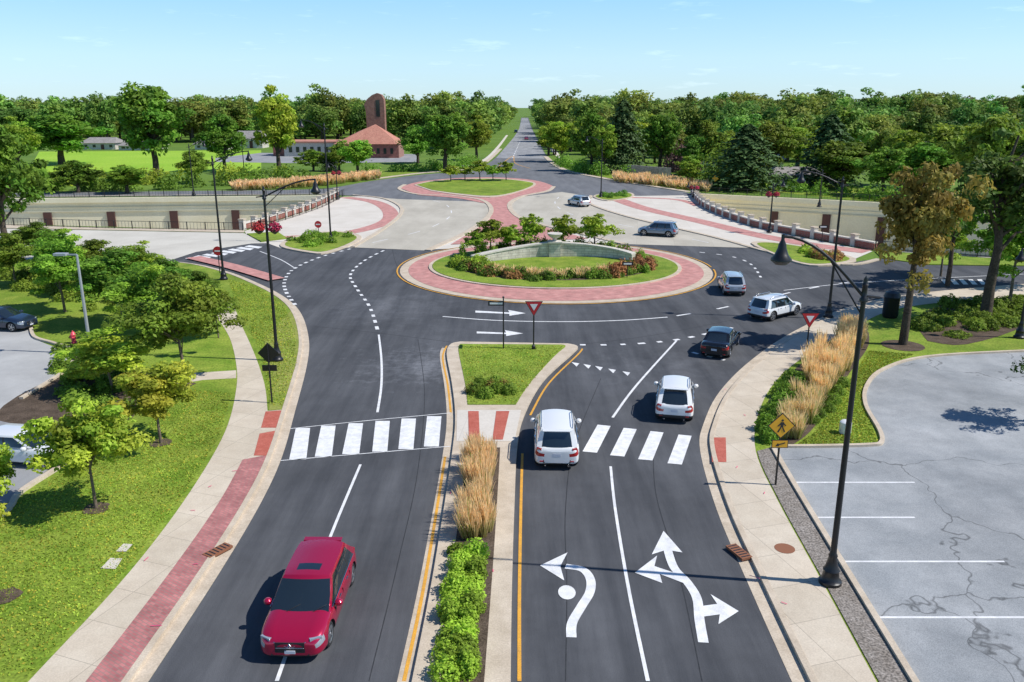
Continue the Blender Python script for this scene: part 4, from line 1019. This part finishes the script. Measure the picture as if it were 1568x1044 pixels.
    for j,x in enumerate(wx):
        for sgn in(-1,1):
            w=MB(); y=sgn*(hw-.165)
            n_=28;prof=[(wr*.66,-.11),(wr*.9,-.12),(wr,-.085),(wr,.085),(wr*.9,.12),(wr*.66,.11)]
            vs=[];fs=[]
            for r,yy in prof:
                for i in range(n_):
                    t=2*math.pi*i/n_; vs.append((x+r*math.cos(t),y+yy,wr+r*math.sin(t)))
            for k in range(5):
                for i in range(n_): fs.append((k*n_+i,k*n_+(i+1)%n_,(k+1)*n_+(i+1)%n_,(k+1)*n_+i))
            w.add(vs,fs,M['rubber'])
            w.cyl((x,y-.06,wr),(x,y+.06,wr),wr*.66,wr*.66,M['trim'],20)
            for q in range(5):
                t=q*2*math.pi/5; R3=Matrix.Rotation(-t,3,'Y')
                w.box((x+math.cos(t)*wr*.36,y+sgn*.085,wr+math.sin(t)*wr*.36),(wr*.62,.05,.07),M['alloy'],M4=R3)
            w.cyl((x,y+sgn*.05,wr),(x,y+sgn*.115,wr),.075,.06,M['alloy'],12)
            for i in range(20):
                t0=2*math.pi*i/20;t1=2*math.pi*(i+1)/20; w.cyl((x+math.cos(t0)*wr*.66,y+sgn*.1,wr+math.sin(t0)*wr*.66),(x+math.cos(t1)*wr*.66,y+sgn*.1,wr+math.sin(t1)*wr*.66),.018,.018,M['alloy'],5)
            w.obj('wheel_%d'%(j*2+(sgn>0)+1),True,root)
    return root
def paintm(n,c,metal=.3,rough=.28): return plain(n,c,rough,metal,1.0)
P_red=paintm('paint_red',(.44,.006,.05),.35,.25); P_white=paintm('paint_pearl',(.82,.82,.81),0,.3); P_black=paintm('paint_black',(.012,.013,.016),.2,.2)
P_silver=paintm('paint_silver',(.55,.58,.61),.3); P_blue=paintm('paint_greyblue',(.22,.29,.38),.4); P_white2=paintm('paint_white_suv',(.72,.74,.76),0,.3)
P_dk=paintm('paint_navy',(.02,.035,.07),.3)
def put_car(root,px,hdg,z=.03,world=None):
    X,Y=world or G(*px); root.location=(X,Y,z); root.rotation_euler=(0,0,math.radians(hdg))
put_car(make_car('red_suv',4.9,1.95,1.62,P_red,'suv',False,False,True,True),None,-91,world=(-6.1,22.15))
put_car(make_car('white_suv',4.7,1.96,1.78,P_white,'suv',False,True),(851,688),88)
put_car(make_car('white_suv',4.6,1.90,1.66,P_white,'suv',True,True,False,True),(1033,625),78)
put_car(make_car('black_sedan',4.7,1.85,1.45,P_black,'sedan',False,False),(1103,535),66)
put_car(make_car('silver_suv',4.5,1.86,1.66,P_white2,'suv',True,True),(1186,484),38)
put_car(make_car('silver_suv',4.2,1.80,1.66,P_silver,'suv',True,True),(1119,446),85)
put_car(make_car('grey_blue_suv',4.6,1.9,1.75,P_blue,'suv',True,True),(1007,361),155)
put_car(make_car('silver_suv',4.6,1.86,1.65,P_silver,'suv',False,True),(886,315),115,.05)
put_car(make_car('silver_sedan',4.6,1.82,1.45,P_white2,'sedan',False,False),(40,708),-8,.15)
put_car(make_car('dark_blue_sedan',4.6,1.85,1.5,P_dk,'sedan',False,False),(5,505),-10,.15)
c=make_car('red_sedan',4.6,1.85,1.5,P_red,'sedan',False,False); put_car(c,(806,214),-92,.06)
c=make_car('dark_suv',4.6,1.85,1.65,P_dk,'suv',False,False); put_car(c,(790,203),-92,.06)

# ================= BUILDINGS =================
def empty(n,loc): e=bpy.data.objects.new(n,None); scene.collection.objects.link(e); e.location=loc; return e
X,Y=G(573,240); ch=empty('brick_church',(X,Y,0)); s=T(573,240)/F
H1=HZ(Y,142); b=MB()
w=15*s
prof=[(-w*.8,0),(w,0),(w,H1*.75),(w*.98,H1*.9),(w*.75,H1*.975),(w*.3,H1),(-w*.2,H1*.97),(-w*.75,H1*.9),(-w*1.05,H1*.82),(-w*.9,H1*.7)]
b_=[(x,-1.6,z) for x,z in prof]+[(x,1.6,z) for x,z in prof]; n=len(prof)
b.add(b_,[tuple(range(n)),tuple(range(2*n-1,n-1,-1))]+[(i,n+i,n+(i+1)%n,(i+1)%n) for i in range(n)],M['brickt'])
b.box((w*.35,-1.62,H1*.76),(w*.4,.1,H1*.26),M['window'])
ob=b.obj('bell_tower',parent=ch); ob.location=(0,6,0)
b=MB(); ww=42*s; b.box((0,0,2),(ww*2,12,4),M['brickw'])
hh=HZ(Y,190)
b.add([(-ww-12*s,-6.8,4),(ww+2*s,-6.8,4),(ww+2*s,6.6,4),(-ww-12*s,6.6,4),(4*s,0,hh),(-22*s,0,hh*.78)],[(0,1,4,5),(1,2,4),(2,3,5,4),(3,0,5)],M['terracotta'])
for i in range(8): b.box((-ww+3*s+i*ww*.24,-6.03,2),(ww*.1,.08,1.6),M['window'])
b.obj('nave',parent=ch)
b=MB(); b.box((-95*s,9,2),(90*s,14,4),M['housewall']); b.box((-95*s,9,4.2),(94*s,15,.4),M['terracotta']);b.box((-150*s,9,2.5),(20*s,10,5),M['brickw'])
for i in range(7): b.box((-130*s+i*11*s,1.95,2),(5*s,.1,1.6),M['window'])
b.obj('annex',parent=ch)
def house(base,wpx,hy,rname='roofgrey'):
    X,Y=G(*base); s=T(*base)/F; e=empty('house',(X,Y,0)); w=wpx*s; h=HZ(Y,hy)
    b=MB(); b.box((0,0,h*.28),(w,8,h*.56),M['housewall'])
    for i in range(4): b.box((-w*.38+i*w*.25,-4.03,h*.3),(w*.09,.1,h*.22),M['window'])
    b.box((w*.12,-4.03,h*.22),(1.1,.12,h*.42),M['brown'])
    b.obj('walls',parent=e); b=MB(); b.add([(-w*.55,-4.8,h*.55),(w*.55,-4.8,h*.55),(w*.55,4.8,h*.55),(-w*.55,4.8,h*.55),(-w*.4,0,h),(w*.4,0,h)],[(0,1,5,4),(2,3,4,5),(0,4,3),(1,2,5),(0,3,2,1)],M[rname]); b.obj('roof',parent=e)
house((1085,252),70,212); house((1160,262),60,225); house((1225,278),100,255); house((1440,262),90,215); house((160,228),50,210); house((385,226),44,200); house((330,228),50,213); house((220,229),60,216)
b=MB()
for i in range(9):
    p=G(965+i*7,268+i*.6); b.box((p[0],p[1],1.1),(1.6,.3,2.2),M['roofgrey'])
b.obj('garden_wall')

# ================= LIGHT, SKY, CAMERA =================
w=bpy.data.worlds.new('World'); scene.world=w; w.use_nodes=True; nt=w.node_tree
sky=N(nt,'ShaderNodeTexSky'); sky.sky_type='NISHITA'; sky.sun_disc=False
EL=math.radians(49); AZ=math.radians(98)
sky.sun_elevation=EL; sky.sun_rotation=AZ; sky.air_density=1.0; sky.dust_density=.2; sky.ozone_density=2.0; sky.altitude=200
tc=N(nt,'ShaderNodeTexCoord'); sx=N(nt,'ShaderNodeSeparateXYZ'); nt.links.new(tc.outputs['Generated'],sx.inputs[0])
rp_=N(nt,'ShaderNodeValToRGB'); cr=rp_.color_ramp
cr.elements[0].position=0; cr.elements[0].color=(.34,.46,.52,1); cr.elements[1].position=1; cr.elements[1].color=(.0,.02,.06,1)
for p_,c_ in ((.05,(.35,.50,.57,1)),(.14,(.19,.42,.60,1)),(.3,(.06,.16,.29,1)),(.5,(.01,.05,.13,1))):
    e=cr.elements.new(p_); e.color=c_
nt.links.new(sx.outputs[2],rp_.inputs[0])
mp=N(nt,'ShaderNodeMapping'); mp.inputs['Scale'].default_value=(4,4,26); nt.links.new(tc.outputs['Generated'],mp.inputs[0])
cn=N(nt,'ShaderNodeTexNoise'); cn.inputs['Scale'].default_value=3.2; cn.inputs['Detail'].default_value=8; cn.inputs['Roughness'].default_value=.62; nt.links.new(mp.outputs[0],cn.inputs[0])
cm=N(nt,'ShaderNodeMapRange'); cm.inputs[1].default_value=.60; cm.inputs[2].default_value=.78; cm.inputs[3].default_value=0; cm.inputs[4].default_value=.18; nt.links.new(cn.outputs[0],cm.inputs[0])
sc=N(nt,'ShaderNodeVectorMath',operation='MULTIPLY'); sc.inputs[1].default_value=(.046,.058,.078); nt.links.new(sky.outputs[0],sc.inputs[0])
ad=N(nt,'ShaderNodeVectorMath',operation='ADD'); nt.links.new(sc.outputs[0],ad.inputs[0]); nt.links.new(rp_.outputs[0],ad.inputs[1])
ad2=N(nt,'ShaderNodeVectorMath',operation='ADD'); nt.links.new(ad.outputs[0],ad2.inputs[0]); nt.links.new(cm.outputs[0],ad2.inputs[1])
bg=nt.nodes['Background']; bg.inputs[1].default_value=1.0; nt.links.new(ad2.outputs[0],bg.inputs[0])
sd=bpy.data.lights.new('sun','SUN'); sd.energy=5.0; sd.angle=math.radians(.5); sd.color=(1,.965,.91)
so=bpy.data.objects.new('sun',sd); scene.collection.objects.link(so)
dirv=Vector((math.sin(AZ)*math.cos(EL),math.cos(AZ)*math.cos(EL),math.sin(EL)))
so.rotation_euler=dirv.to_track_quat('Z','Y').to_euler(); so.location=dirv*100
cam=bpy.data.cameras.new('camera'); co=bpy.data.objects.new('camera',cam); scene.collection.objects.link(co); scene.camera=co
cam.sensor_width=36; cam.lens=36*F/PW; cam.clip_end=6000; cam.clip_start=.1
co.location=(0,0,HC); co.rotation_euler=(math.radians(90)-PITCH,0,0)
scene.view_settings.view_transform='Standard'; scene.view_settings.look='None'; scene.view_settings.exposure=0
